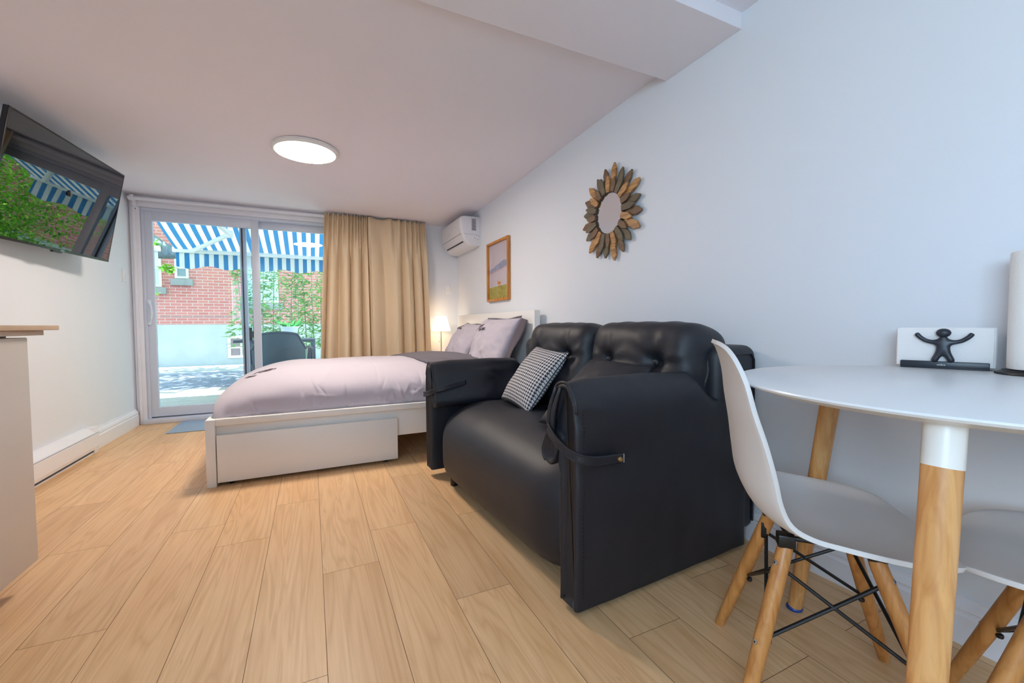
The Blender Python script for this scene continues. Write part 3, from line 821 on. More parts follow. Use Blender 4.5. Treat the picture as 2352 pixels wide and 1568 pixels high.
# ------------------------------------------------------------------ sunburst mirror
sm = thing('sunburst_mirror', 'round wall mirror ringed by brown wooden sunburst petals', 'mirror', (XR,2.0,1.522))
MC = Vector((XR-.028,2.0,1.522))
M_pet = [wood_mat('petal_brown', (124,96,72), (104,78,56), .6, axis=1, scale=5), wood_mat('petal_olive', (112,100,78), (96,84,64), .6, axis=1, scale=5), wood_mat('petal_gold', (196,146,88), (138,92,48), .5, axis=1, scale=9)]
def petal(name, ang, r0, r1, w, xo, m, tilt):
    # outline in (r, s)
    o = [(r0,-w*.38),(r0+.25*(r1-r0),-w*.46),(r1-.035,-w*.52),(r1,-w*.10),(r1,w*.10),(r1-.035,w*.52),(r0+.25*(r1-r0),w*.46),(r0,w*.38)]
    d = Vector((0, math.cos(ang), math.sin(ang))); s = Vector((0, -math.sin(ang), math.cos(ang)))
    bm = NB()
    P = [MC+d*r+s*q+Vector((-xo-tilt*q,0,0)) for r, q in o]
    prism(bm, P, (.011,0,0))
    bmesh.ops.bevel(bm, geom=bm.edges[:], offset=.0018, segments=1, affect='EDGES')
    return obj(name, bm, m, sm, smooth=False)
NP = 20
for k in range(NP):
    a = 2*PI*(k+.5)/NP
    petal('back_petal', a, .150, .268+.012*((k*7) % 3-1), .044, -.004, M_pet[(k*2+1) % 3], .05)
for k in range(NP):
    a = 2*PI*k/NP
    petal('petal', a, .118, .212+.012*((k*5) % 3-1), .038, .010, M_pet[k % 3], .0)
bm = NB(); tube(bm, [MC+Vector((.004-.0,.121*math.cos(2*PI*k/60),.121*math.sin(2*PI*k/60))) for k in range(60)], .007, 8, closed=True); obj('inner_ring', bm, mat('ring_brown', (58,44,34), .5), sm)
bm = NB(); lathe(bm, [(0,0),(.118,0),(.118,.004),(0,.004)], (XR-.024,2.0,1.522), 56, axis='x'); obj('mirror_glass', bm, mat('mirror', (232,236,240), .02, metal=1), sm, angle=30)
bm = NB(); lathe(bm, [(0,0),(.17,0),(.17,.012),(0,.012)], (XR-.018,2.0,1.522), 40, axis='x'); obj('backing', bm, M_pet[0], sm, angle=30)

# ------------------------------------------------------------------ sofa
# local frame: s = depth (front 0 -> wall), t = width (near 0 -> far), z
SA = math.radians(3.5)
so = thing('sofa', 'black leather two-seat sofa with tufted back cushions and strapped arms', 'sofa', (.694,1.030,0), SA)
def S(s, t, z): return Vector((s, t, z))
SW = 1.43
def wrinkle(P, amp=.004, k=7, seed=0): return amp*(fnoise(P*k+Vector((seed,0,0)))+.5*fnoise(P*k*2.3+Vector((0,seed,0))))
# seat bolster
def seat_def(P, u):
    P = P.copy()
    e = max(0, u.z)
    P.z += .012*e*(1-u.y**2)-.05*e*max(0, -u.x-.45)**1.5+wrinkle(P, .004, 6, 3)*e
    if u.x < 0:
        P.x += -.012*(1-abs(u.z)**2)*(1-abs(u.y)**3)*abs(u.x) + (.07*max(0, -u.z-.4)**1.5 if u.z < 0 else .10*u.z**2.6)
        P.x += .035*max(0, abs(u.y)-.75)/.25
    for tt in (.45,.98):
        d = math.hypot((P.x-.40)/.10, (P.y-tt)/.10)
        if u.z > .2: P.z -= .02*math.exp(-d*d)
    return P
bm = NB(); puff(bm, (.012,.10,.012), (.70,1.33,.445), (7,12,6), 26, seat_def)
obj('seat', bm, M_leather, so, local=True, angle=180)
# piping seam down the near end of the seat front
bm = NB(); tube(bm, [(.048,.118,.40),(.030,.112,.34),(.022,.108,.25),(.022,.107,.17),(.035,.108,.10)], .0055, 8); obj('seat_piping', bm, M_leather, so, local=True)
# base box behind the bolster
bm = NB(); rbox(bm, (.12,.06,.055), (.90,1.37,.30), .02); obj('base', bm, M_leather, so, local=True)
# back frame
bm = NB(); rbox(bm, (.66,.006,.06), (.905,SW-.006,.795), .045, 6); obj('back_frame', bm, M_leather, so, local=True, angle=180)
bm = NB()
for yy in (.004,): tube(bm, [(.70,yy,.62),(.72,yy,.74),(.745,yy,.762),(.85,yy,.764),(.868,yy,.74),(.872,yy,.50),(.872,yy,.10)], .004, 8)
obj('frame_piping', bm, M_leather, so, local=True)
# arms
def arm(near):
    sg = 1 if near else -1
    T = (lambda t: t) if near else (lambda t: SW-t)
    zt = .705 if near else .672
    s0 = .0 if near else -.005
    prof = [(0,.02),(0,.15),(-.004,.35),(-.005,.50),(.001,.60),(.018,.665),(.050,.700),(.076,.704),(.104,.678),(.132,.61),(.158,.53),(.176,.47),(.162,.436),(.13,.430),(.106,.455),(.096,.53),(.090,.50),(.088,.35),(.086,.15),(.085,.02)]
    kz = (zt-.02)/(.705-.02); zb = .0 if near else .03
    prof = [(t, .02+zb+(z-.02)*(zt-.02-zb)/(.705-.02)) for t, z in prof]
    loop = []
    n_ = len(prof)
    for i in range(n_):
        p0, p1, p2, p3 = (Vector((*prof[(i+k) % n_], 0)) for k in (-1,0,1,2))
        sharp = i in (n_-1,)
        for k in range(5):
            q = k/5
            loop.append(p1.lerp(p2, q) if sharp or i in (0, n_-2) else .5*((2*p1)+(-p0+p2)*q+(2*p0-5*p1+4*p2-p3)*q*q+(-p0+3*p1-3*p2+p3)*q**3))
    m_ = len(loop)
    nor = []
    for i in range(m_):
        d = loop[(i+1) % m_]-loop[i-1]; d.normalize(); nor.append(Vector((-d.y, d.x, 0)))
    def shape(sv, q, ins, i):
        t, z = q.x, q.y
        # back end of the pad drops to the frame
        f = max(0, min(1, (sv-.54)/.11)); f = f*f*(3-2*f)
        if z > .42: z = .42+(z-.42)*(1-.30*f)
        P = Vector((s0+sv, T(t), z))
        # soft puffed outer face, tuft at the strap end, drape lines
        out = -sg
        if t < .03:
            P.y += out*.014*math.sin(PI*min(1, max(0, sv/.84)))*math.sin(PI*min(1, max(0, z/zt)))
            if near:
                d = math.hypot((sv-.150)/.10, (z-.468)/.06)
                P.y += .016*math.exp(-d*d)
                P.y += .007*math.exp(-((z-.476-.14*(sv-.17))/.012)**2)*math.exp(-((sv-.24)/.09)**2)
                P.y += .004*math.exp(-((z-.50-.35*(sv-.16))/.010)**2)*math.exp(-((sv-.22)/.05)**2)
                # gathers along the front seam under the top
                g = math.exp(-((sv-.05)/.05)**2)*max(0, min(1, (z-.50)/.1))
                P.y += .0035*g*math.sin(75*z+20*sv)
        elif z > .42:
            P.y += sg*.022*math.sin(PI*min(1, max(0, (sv+.02)/.60)))*(1 if t > .12 else .3)
            d = math.hypot((sv-.44)/.10, (z-.56)/.07)
            P.y -= sg*.030*math.exp(-d*d)*(1 if t > .1 else 0)
            an = math.atan2(z-.56, sv-.44); r = math.hypot(sv-.44, z-.56)
            P.y += sg*.004*math.sin(9*an)*math.exp(-((r-.09)/.05)**2)*(1 if t > .12 else 0)
            P.z += .006*math.sin(PI*min(1, sv/.55))
            e = math.exp(-(sv/.05)**2)
            P += Vector((0, sg*.006*e*math.sin(48*z+60*t), .004*e*math.sin(70*t)))
        P += Vector((0, wrinkle(P, .0028, 9, 5 if near else 8), wrinkle(P, .0022, 8, 2)*(1 if z > .3 else 0)))
        return P
    bm = NB(); rings = []
    S_ = [(.012,.026),(.003,.016),(-.001,.010),(.000,.006),(.004,.0025),(.012,0)]+[(.012+.80*k/40, 0) for k in range(1, 41)]+[(.822,.004),(.830,.014)]
    for sv, ins in S_:
        rings.append([bm.verts.new(shape(sv, loop[i]-nor[i]*ins, ins, i)) for i in range(m_)])
    for a_, b_ in zip(rings, rings[1:]):
        for i in range(m_): bm.faces.new((a_[i], a_[(i+1) % m_], b_[(i+1) % m_], b_[i]))
    bm.faces.new(rings[0][::-1]); bm.faces.new(rings[-1])
    a = obj('armrest', bm, M_leather, so, local=True, angle=75)
    # piped lip round the front of the folded-over flap
    bm = NB()
    idx = [i for i in range(m_) if loop[i].y > .44 and (loop[i].x > .0)]
    pts = [shape(.004, loop[i]+nor[i]*.001, 0, i) for i in idx if loop[i].x < .19 and not (.085 < loop[i].x < .107 and loop[i].y < .56)]
    pts = pts[1:-1]
    tube(bm, pts, .0045, 8); obj('arm_piping', bm, M_leather, so, local=True, angle=180)
    bm = NB()
    for off, w0 in ((.022,.007),(.044,.006)):
        pts = []
        for k in range(9):
            q = k/8; zz_ = zt-.018-(.17+.02*off)*q
            pts.append(Vector((s0-.003-.006*math.sin(PI*q), T(.052+off+.035*q+.012*math.sin(3*q)), zz_)))
        tube(bm, pts, [.002+w0*math.sin(PI*(k+.6)/9.2) for k in range(9)], 8)
    obj('gathered_fold', bm, M_leather, so, local=True, angle=180)
    # stitched seam along the front edge
    bm = NB()
    zz = .06
    while zz < zt-.08:
        y_ = shape(.024, Vector((-.003, zz, 0)), 0, 0).y-.0012; tube(bm, [(s0+.024, y_, zz), (s0+.024, y_, zz+.007)], .0012, 5); zz += .0125
    if near: obj('stitching', bm, M_thread, so, local=True)
    else: bm.free()
    # strap
    if near:
        path = [(.085,.176,.60),(.020,.160,.580),(-.010,.128,.557),(-.022,.08,.533),(-.020,.045,.515),(-.012,.015,.500),(.006,-.012,.489),(.04,-.021,.480),(.09,-.020,.473),(.168,-.016,.468)]
    else:
        path = [(.17,T(.192),.560),(.10,T(.188),.545),(.035,T(.182),.530),(-.008,T(.155),.515),(-.022,T(.12),.500),(-.024,T(.05),.487),(-.018,T(.01),.480),(.005,T(-.014),.474),(.06,T(-.016),.47)]
    P = [Vector(p) for p in path]
    Q = []
    for i in range(len(P)-1):
        p0 = P[max(0,i-1)]; p1 = P[i]; p2 = P[i+1]; p3 = P[min(len(P)-1,i+2)]
        for k in range(6):
            q = k/6; Q.append(.5*((2*p1)+(-p0+p2)*q+(2*p0-5*p1+4*p2-p3)*q*q+(-p0+3*p1-3*p2+p3)*q**3))
    Q.append(P[-1])
    bm = NB(); hw = .0145
    grid(bm, len(Q), 5, lambda u, v: Q[int(round(u*(len(Q)-1)))]+Vector((0,0,(v-.5)*2*hw)))
    st = obj('strap', bm, M_leather, so, local=True, angle=180, solid=.006)
    bm = NB()
    for e in (-.011,.011): tube(bm, [q+Vector((-.002,-.0025*sg if False else 0,e)) for q in Q], .0038, 6)
    obj('strap_edge', bm, M_leather, st, local=True)
    if near:
        bm = NB(); lathe(bm, [(0,-.008),(.006,-.007),(.0085,-.003),(.0085,.004),(0,.004)], (.150,-.0215,.468), 16, axis='y'); obj('stud', bm, mat('brass_stud', (205,170,120), .3, metal=1), st, local=True, label='brass stud')
        bm = NB(); rbox(bm, (.1665,-.0215,.4545), (.1695,-.0135,.4815), .001); obj('strap_tip', bm, mat('raw_edge', (150,150,150), .8), st, local=True)
arm(True); arm(False)
# back cushions
def back_cushion(t0, t1, name='back_cushion'):
    tc = (t0+t1)/2; wd = t1-t0
    tufts = [(t0+wd*.27, .705), (t0+wd*.73, .700)]
    M = Matrix.Translation((.62,0,.43)) @ Matrix.Rotation(math.radians(13),4,'Y') @ Matrix.Translation((-.62,0,-.43))
    def df(P, u):
        P = P.copy()
        if u.x < -.15:
            P.x -= .035*(1-u.y**2)*(1-u.z**2)
            for ty, tz in tufts:
                dy, dz = P.y-ty, P.z-tz; r = math.hypot(dy, dz)
                an = math.atan2(dz, dy)
                P.x += .044*math.exp(-(r/.036)**2) + .030*math.exp(-(r/.15)**2)
                P.x += .0035*(math.sin(7*an+ty*20)+.6*math.sin(12*an+2))*math.exp(-((r-.085)/.05)**2)
            # horizontal sag line joining the tufts
            P.x += .014*math.exp(-((P.z-.70)/.045)**2)*(1-abs(u.y)**4)
        # gathered seam around the rim
        rimk = max(0, 1-abs(u.x+.15)*1.3)
        P += Vector((0, 0, .003*math.sin(62*P.y+2*math.sin(9*P.y))*rimk*(1 if u.z > .5 else 0)))
        P.y += .0035*math.sin(58*P.z+2*math.sin(11*P.z))*rimk*(1 if abs(u.y) > .5 else 0)
        P.x += wrinkle(P, .005, 7, t0*10)
        return P
    bm = NB(); puff(bm, (.46,t0,.43), (.76,t1,.89), (2.8,7,6), 34, df, M)
    c = obj(name, bm, M_leather, so, local=True, angle=180)
    for ty, tz in tufts:
        base = M @ Vector((.492+.0, ty, tz))
        bm = NB(); puff(bm, base-Vector((.008,.014,.014)), base+Vector((.008,.014,.014)), (2,2,2), 4)
        obj('button', bm, M_leather, c, local=True, angle=180)
back_cushion(.05, .645); back_cushion(.645, 1.225)
for (s, t) in ((.075,1.19),(.20,.16),(.84,1.30),(.84,.12)):
    bm = NB(); lathe(bm, [(.019,0),(.021,.004),(.021,.07),(.021,.075)], (s,t,0), 20); obj('leg', bm, M_black, so, local=True)

# ------------------------------------------------------------------ throw pillows on the sofa
HM = bpy.data.materials.new('houndstooth'); HM.use_nodes = True
nt = HM.node_tree; pb = nt.nodes['Principled BSDF']; pb.inputs['Roughness'].default_value = .8
uvn = nt.nodes.new('ShaderNodeUVMap'); sx_ = nt.nodes.new('ShaderNodeSeparateXYZ'); nt.links.new(uvn.outputs[0], sx_.inputs[0])
K = 8*22
xi = math_node(nt, 'FLOOR', math_node(nt, 'MULTIPLY', sx_.outputs[0], K)); yi = math_node(nt, 'FLOOR', math_node(nt, 'MULTIPLY', sx_.outputs[1], K))
tw = math_node(nt, 'LESS_THAN', math_node(nt, 'MODULO', math_node(nt, 'ADD', xi, yi), 4.0), 1.5)
wa = math_node(nt, 'LESS_THAN', math_node(nt, 'MODULO', xi, 8.0), 3.5); we = math_node(nt, 'LESS_THAN', math_node(nt, 'MODULO', yi, 8.0), 3.5)
sel = math_node(nt, 'ADD', math_node(nt, 'MULTIPLY', tw, wa), math_node(nt, 'MULTIPLY', math_node(nt, 'SUBTRACT', 1.0, tw), we))
nt.links.new(mix_col(nt, sel, lin((216,214,218)), lin((16,16,20))), pb.inputs['Base Color'])
R = Matrix.Translation((1.075,2.005,.600)) @ Matrix.Rotation(math.radians(-90.98),4,'Z') @ Matrix.Rotation(math.radians(-37.3),4,'X') @ Matrix.Rotation(math.radians(3.87),4,'Y')
tp = bpy.data.objects.new('throw_pillow', None); COL.objects.link(tp); tp.matrix_basis = R
tag(tp, 'small black and white houndstooth throw pillow leaning on the sofa', 'pillow')
bm, sf = pillow_bm(.37, .37, .13, .06, 3.3, 36, .004)
obj('cover', bm, HM, tp, local=True, angle=180)
bm = NB()
for b_ in (1,-1): tube(bm, [sf(-1+2*i/40, b_, -1) for i in range(41)], .0025, 5); tube(bm, [sf(b_, -1+2*i/40, -1) for i in range(41)], .0025, 5)
obj('piping', bm, HM, tp, local=True)
tp2 = bpy.data.objects.new('throw_pillow', None); COL.objects.link(tp2)
tp2.matrix_basis = pose((1.045,1.42,.588), (.10,-1,-.02), (.74,.15,.66))
tag(tp2, 'plain black leather throw pillow tucked behind the near sofa arm', 'pillow')
bm, sf = pillow_bm(.37, .40, .12, .06, 9.1, 32, .006)
obj('cover', bm, M_leather, tp2, local=True, angle=180)

# ------------------------------------------------------------------ dining table
TC = Vector((1.170,.342,0)); TR = .424; TZ = .757
tb = thing('dining_table', 'round white dining table on three beech legs against the right wall', 'table', (TC.x,TC.y,0))
M_tt = mat('table_white', (226,230,234), .3, spec=.5)
bm = NB(); lathe(bm, [(0,TZ-.018),(TR-.03,TZ-.018),(TR-.003,TZ-.008),(TR,TZ-.004),(TR-.0015,TZ-.001),(TR-.004,TZ),(0,TZ)], TC, 128); obj('tabletop', bm, M_tt, tb, angle=25)
bm = NB(); lathe(bm, [(0,TZ-.026),(TR-.10,TZ-.026),(TR-.075,TZ-.0185),(0,TZ-.0185)], TC, 64); obj('underside_board', bm, mat('underside_ply', (206,172,130), .6), tb, angle=25)
for ang in (189.8, 70.0, 310.0):
    d = Vector((math.cos(math.radians(ang)), math.sin(math.radians(ang)), 0))
    top = TC+d*.342+Vector((0,0,TZ-.022)); ft = TC+d*.468
    def on_leg(k): return top.lerp(ft, k)
    rr_ = lambda k: .0232-.0045*max(0, k-.2)/.8
    bm = NB(); tube(bm, [on_leg(k) for k in (.085,.3,.5,.7,.9,.985)], [rr_(k) for k in (.085,.3,.5,.7,.9,.985)], 28); lg = obj('leg', bm, M_beech, tb)
    bm = NB(); tube(bm, [on_leg(k) for k in (0,.05,.087)], [.0242,.024,.0238], 28); obj('sleeve', bm, M_white, lg, label='white top sleeve')
    bm = NB(); tube(bm, [ft+Vector((0,0,.012)), ft+Vector((0,0,.006)), ft+Vector((0,0,.0))], [.019,.0225,.021], 20); obj('foot_pad', bm, mat('blue_foot_pad', (30,70,150), .3), lg, label='shiny blue foot pad')

# ------------------------------------------------------------------ shell chairs
M_shell = mat('shell_white', (224,222,222), .42, spec=.4)
def make_chair(label):
    """local: +x = facing direction, z up"""
    t = thing('dining_chair', label, 'chair', (0,0,0), 0, 'white shell chairs at the dining table')
    # profile stations: (d, z, half width, edge lift, edge forward)
    st = [(-.252,.836,.050,.0,.0),(-.247,.833,.095,.0,.002),(-.238,.822,.142,.0,.004),(-.229,.797,.176,.0,.008),(-.220,.755,.200,.0,.014),(-.215,.70,.213,.0,.022),(-.206,.635,.219,.0,.033),(-.199,.57,.219,.003,.042),
          (-.189,.51,.215,.010,.044),(-.160,.462,.213,.020,.034),(-.105,.434,.212,.028,.015),(-.04,.424,.214,.030,.0),(.02,.421,.215,.026,.0),(.07,.424,.211,.018,.0),(.11,.428,.200,.010,.0),(.145,.427,.176,.004,.0),(.168,.420,.138,-.002,.0),(.178,.411,.085,-.004,-.004)]
    def cr(i, q):
        a = st[max(0,i-1)]; b = st[i]; c = st[min(len(st)-1,i+1)]; d = st[min(len(st)-1,i+2)]
        return [.5*((2*b[k])+(-a[k]+c[k])*q+(2*a[k]-5*b[k]+4*c[k]-d[k])*q*q+(-a[k]+3*b[k]-3*c[k]+d[k])*q**3) for k in range(5)]
    NU = (len(st)-1)*4+1
    def fn(u, v):
        x = u*(len(st)-1); i = min(int(x), len(st)-2); s = cr(i, x-i)
        w = (v-.5)*2
        e = abs(w)**2.6
        return Vector((s[0]+s[4]*e, s[2]*w, s[1]+s[3]*e))
    bm = NB(); grid(bm, NU, 29, fn)
    sh = obj('seat_shell', bm, M_shell, t, local=True, angle=180, solid=.0095)
    bvm = sh.modifiers.new('bevel', 'BEVEL'); bvm.width = .003; bvm.segments = 2; bvm.limit_method = 'ANGLE'; bvm.angle_limit = math.radians(50)
    # legs
    L = {}
    for sx, tx, fx in ((-1,-.108,-.212),(1,.055,.178)):
        for sy_ in (-1,1):
            top = Vector((tx, sy_*.082, .384)); ft = Vector((fx, sy_*.184, .0))
            L[(sx,sy_)] = (top, ft)
            bm = NB(); tube(bm, [top.lerp(ft,k) for k in (0,.02,.15,.5,.85,.98,1)], [.0145,.0158,.0165,.0165,.0145,.0128,.0115], 18)
            lg = obj('leg', bm, M_beech_dk, t, local=True)
            ax = (ft-top).normalized(); out = Vector((0, sy_, 0)); out = (out-ax*out.dot(ax)).normalized()
            out2 = Vector((sx,0,0)); out2 = (out2-ax*out2.dot(ax)).normalized()
            for k in (.10,.52):
                c = top.lerp(ft,k)
                o2 = (out*.55+out2*.85).normalized()
                bm = NB(); tube(bm, [c+o2*.012, c+o2*.0168, c+o2*.0172], [.0058,.0058,.004], 14); tube(bm, [c+o2*.0165, c+o2*.0176], [.0022,.0022], 6, mi=1)
                obj('screw', bm, [M_steel, M_black], lg, local=True, label='steel screw head')
            bm = NB(); side_in = -out
            rbox(bm, (-.017,-.015,-.012), (.017,.015,.016), .003, M=Matrix.Translation(top+Vector((0,0,.012))))
            br = obj('bracket', bm, M_black, t, local=True)
            bm = NB(); rbox(bm, (-.006,-.004,-.04), (.006,.004,.0), .001, M=Matrix.Translation(top.lerp(ft,.12)-out*.0165+Vector((0,0,.03)))); obj('clip', bm, M_black, br, local=True)
    bm = NB()
    ks = (.10,.50)
    corners = [(-1,-1),(1,-1),(1,1),(-1,1)]
    for i in range(4):
        a = corners[i]; b = corners[(i+1) % 4]
        pa = [L[a][0].lerp(L[a][1],k) for k in (.13,.50)]; pb_ = [L[b][0].lerp(L[b][1],k) for k in (.13,.50)]
        cen = Vector((0,0,0))
        inn = lambda p: p+(Vector((-.015,0,p.z))-p)*.07
        for A_, B_ in ((pa[0],pb_[1]),(pa[1],pb_[0])):
            off = Vector((0,0,0))
            tube(bm, [inn(A_), inn(B_)], .0042, 8)
    for s_ in (-1,1): tube(bm, [(-.11,s_*.07,.398),(.06,s_*.07,.398)], .006, 8)
    for x_ in (-.10,.05): tube(bm, [(x_,-.085,.400),(x_,.085,.400)], .006, 8)
    for x_ in (-.10,.05):
        for s_ in (-1,1): tube(bm, [(x_,s_*.075,.398),(x_+.01,s_*.06,.432 if x_ < 0 else .422)], .009, 8)
    obj('wire_brace', bm, M_black, t, local=True)
    for c_ in corners:
        bm = NB(); p = L[c_][0].lerp(L[c_][1],.50); q = p+(Vector((-.015,0,p.z))-p)*.10
        lathe(bm, [(0,-.005),(.006,-.004),(.007,0),(.006,.004),(0,.005)], q+Vector((0,0,-.008)), 10); obj('nut', bm, M_black, t, local=True)
    return t
ch = make_chair('white shell chair with beech legs standing next to the black sofa')
ch.location = (1.080,.557,0); ch.rotation_euler = (0,0,math.radians(-46))
dup(ch, (1.283,.230,0), math.radians(107.4), 'white shell chair mostly cut off by the right edge behind the table leg')

# ------------------------------------------------------------------ napkin holder, napkins, paper towel
NBc = Vector((1.505,.5215,TZ))
nx = (Vector((1.527,.445,0))-Vector((1.48,.598,0))).normalized()      # along the tray, left -> right as seen
ny = Vector((-nx.y, nx.x, 0))                                           # away from viewer (to the wall)
MN = Matrix((nx, ny, Vector((0,0,1)))).transposed().to_4x4(); MN.translation = NBc
nh = bpy.data.objects.new('napkin_holder', None); COL.objects.link(nh); nh.matrix_basis = MN
tag(nh, 'black napkin holder with a little figure raising both arms', 'napkin holder')
M_nh = mat('holder_black', (34,40,50), .38)
bm = NB(); rbox(bm, (-.083,-.002,0), (.083,.005,.0195), .0025); rbox(bm, (-.083,-.002,0), (.083,.062,.004), .0015)
rbox(bm, (-.083,.058,0), (.083,.064,.0165), .002); rbox(bm, (-.083,-.002,0), (-.078,.064,.0165), .002); rbox(bm, (.078,-.002,0), (.083,.064,.0165), .002)
obj('tray', bm, M_nh, nh, local=True)
bm = NB()
def chain(pts, rs): tube(bm, [Vector(p) for p in pts], rs, 14)
def fig_mesh():
    me = bpy.data.meshes.new('figure'); 
    V = [(0,-.004,.050),(0,-.004,.060),(0,-.004,.070),(0,-.004,.080),(0,-.005,.088),
         (-.011,-.004,.071),(-.022,-.004,.0705),(-.034,-.004,.0745),(-.045,-.004,.0835),(-.053,-.004,.0945),
         (.011,-.004,.071),(.022,-.004,.0705),(.034,-.004,.0745),(.045,-.004,.0835),(.053,-.004,.0945),
         (-.0085,-.004,.040),(-.0135,-.004,.029),(-.0175,-.004,.017),(.0085,-.004,.040),(.0135,-.004,.029),(.0175,-.004,.017)]
    E = [(0,1),(1,2),(2,3),(3,4),(2,5),(5,6),(6,7),(7,8),(8,9),(2,10),(10,11),(11,12),(12,13),(13,14),(0,15),(15,16),(16,17),(0,18),(18,19),(19,20)]
    Rr = [.0125,.0135,.0125,.0075,.0070,.0080,.0068,.0066,.0068,.0070,.0080,.0068,.0066,.0068,.0070,.0088,.0088,.0095,.0088,.0088,.0095]
    me.from_pydata(V, E, []); o = bpy.data.objects.new('figure', me); COL.objects.link(o)
    sk = o.modifiers.new('skin', 'SKIN'); sk.use_smooth_shade = True
    for i, sv in enumerate(me.skin_vertices[0].data):
        sv.radius = (Rr[i], Rr[i]*.85); sv.use_root = (i == 0)
    su = o.modifiers.new('sub', 'SUBSURF'); su.levels = 2; su.render_levels = 2
    me.materials.append(M_nh); return o
fo = fig_mesh(); fo.parent = nh
bm = NB(); puff(bm, (-.0145,-.0165,.0835), (.0145,.0055,.1065), (2,2,2), 8); obj('head', bm, M_nh, fo, local=True, angle=180)
text_obj('lettering', 'umbra', .0062, mat('letter_white', (235,235,235), .5), nh, MN @ basis((-.003,-.0026,.0105), (1,0,0), (0,0,1)), .0002, 1.0)
bm = NB()
for k in range(14):
    o_ = .0007*math.sin(k*2.3); zt = .107+.0016*math.sin(k*1.7)-.0006*k*.2
    dx = .0035*math.sin(k*1.3)
    rbox(bm, (-.091+dx,.006+k*.0036+o_,.0065), (.089+dx+.004*(k/13),.0092+k*.0036+o_,zt), .0012)
nk = obj('napkin_stack', bm, mat('napkin_paper', (236,232,230), .85, bump=.10, bscale=170), smooth=True, local=True)
nk.matrix_basis = MN
tag(nk, 'stack of white paper napkins standing in the black figure holder', 'napkins'); nk['kind'] = 'stuff'
PT = Vector((1.512,.352,TZ))
ph_ = thing('paper_towel_holder', 'black paper towel holder with a round base at the right edge', 'paper towel holder', PT)
bm = NB(); lathe(bm, [(.074,0),(.076,.002),(.075,.005),(.066,.0065),(.064,.010),(.006,.011),(.006,.30),(.009,.305),(.008,.315),(0,.32)], PT, 56); obj('base', bm, M_black, ph_, angle=30)
bm = NB(); n = 72
lathe(bm, [(.0225,.0125),(.055,.0125),(.0565,.016),(.0568,.15),(.0565,.282),(.055,.285),(.0225,.285)], PT, n, wob=lambda a: 1)
tag(obj('paper_towel_roll', bm, mat('towel_paper', (238,236,232), .9, bump=.16, bscale=160), angle=50, origin=PT), 'white paper towel roll standing on the table at the right edge', 'paper towel')

# ------------------------------------------------------------------ outside: ground
M_deck = wood_mat('deck_boards', (172,170,164), (146,146,144), .7, axis=0, scale=4)
bm = NB()
y = YB+.16
while y < 7.48:
    rbox(bm, (-6,y,-.045), (6,y+.132,-.018), .004); y += .138
obj('deck', bm, M_deck, kind='structure')
bm = NB(); rbox(bm, (-9,7.49,-.30), (9,10.05,-.03)); obj('gravel_strip', bm, mat('blue_gravel', (112,122,140), .9, bump=1.0, bscale=26, var=.5, vscale=30), smooth=False, kind='structure')
bm = NB(); rbox(bm, (-9,10.0,-.30), (9,12.2,.0)); obj('concrete_path', bm, mat('path_concrete', (160,168,174), .85, bump=.2, bscale=20, var=.12, vscale=5), smooth=False, kind='structure')
bm = NB(); rbox(bm, (-30,-14,-.5), (30,40,-.31)); obj('ground', bm, mat('soil', (110,120,80), .95, var=.3, vscale=2), smooth=False, kind='structure')

# neighbour's brick house
hs = thing('brick_house', 'red brick house with pale concrete base across the yard', 'house', (-.5,12,0))
BK = bpy.data.materials.new('red_brick'); BK.use_nodes = True
nt = BK.node_tree; pb = nt.nodes['Principled BSDF']; pb.inputs['Roughness'].default_value = .85
tc = nt.nodes.new('ShaderNodeTexCoord'); sp_ = nt.nodes.new('ShaderNodeSeparateXYZ'); cb = nt.nodes.new('ShaderNodeCombineXYZ')
nt.links.new(tc.outputs['Object'], sp_.inputs[0]); nt.links.new(sp_.outputs[0], cb.inputs[0]); nt.links.new(sp_.outputs[2], cb.inputs[1])
br = nt.nodes.new('ShaderNodeTexBrick'); nt.links.new(cb.outputs[0], br.inputs['Vector'])
br.inputs['Scale'].default_value = 1; br.inputs['Brick Width'].default_value = .205; br.inputs['Row Height'].default_value = .068; br.inputs['Mortar Size'].default_value = .006; br.inputs['Mortar Smooth'].default_value = .2
br.inputs['Color1'].default_value = (*lin((196,116,108)), 1); br.inputs['Color2'].default_value = (*lin((206,130,120)), 1); br.inputs['Mortar'].default_value = (*lin((206,186,178)), 1)
br.inputs['Bias'].default_value = 0
nt.links.new(br.outputs['Color'], pb.inputs['Base Color'])
HX0, HX1 = -2.72-.9, 6.0
bm = NB(); rbox(bm, (-8,12.0,.935), (HX1,12.4,6.5)); obj('brick_wall', bm, BK, hs, smooth=False)
bm = NB(); rbox(bm, (-8,11.985,-.3), (HX1,12.4,.935)); obj('foundation', bm, mat('pale_render', (186,190,188), .9, var=.08, vscale=3, bump=.2, bscale=15), hs, smooth=False)
M_win = mat('window_paint', (228,226,220), .5); M_wg = mat('dim_window_glass', (120,140,140), .08, spec=.6); M_sill = mat('grey_sill', (150,150,148), .9)
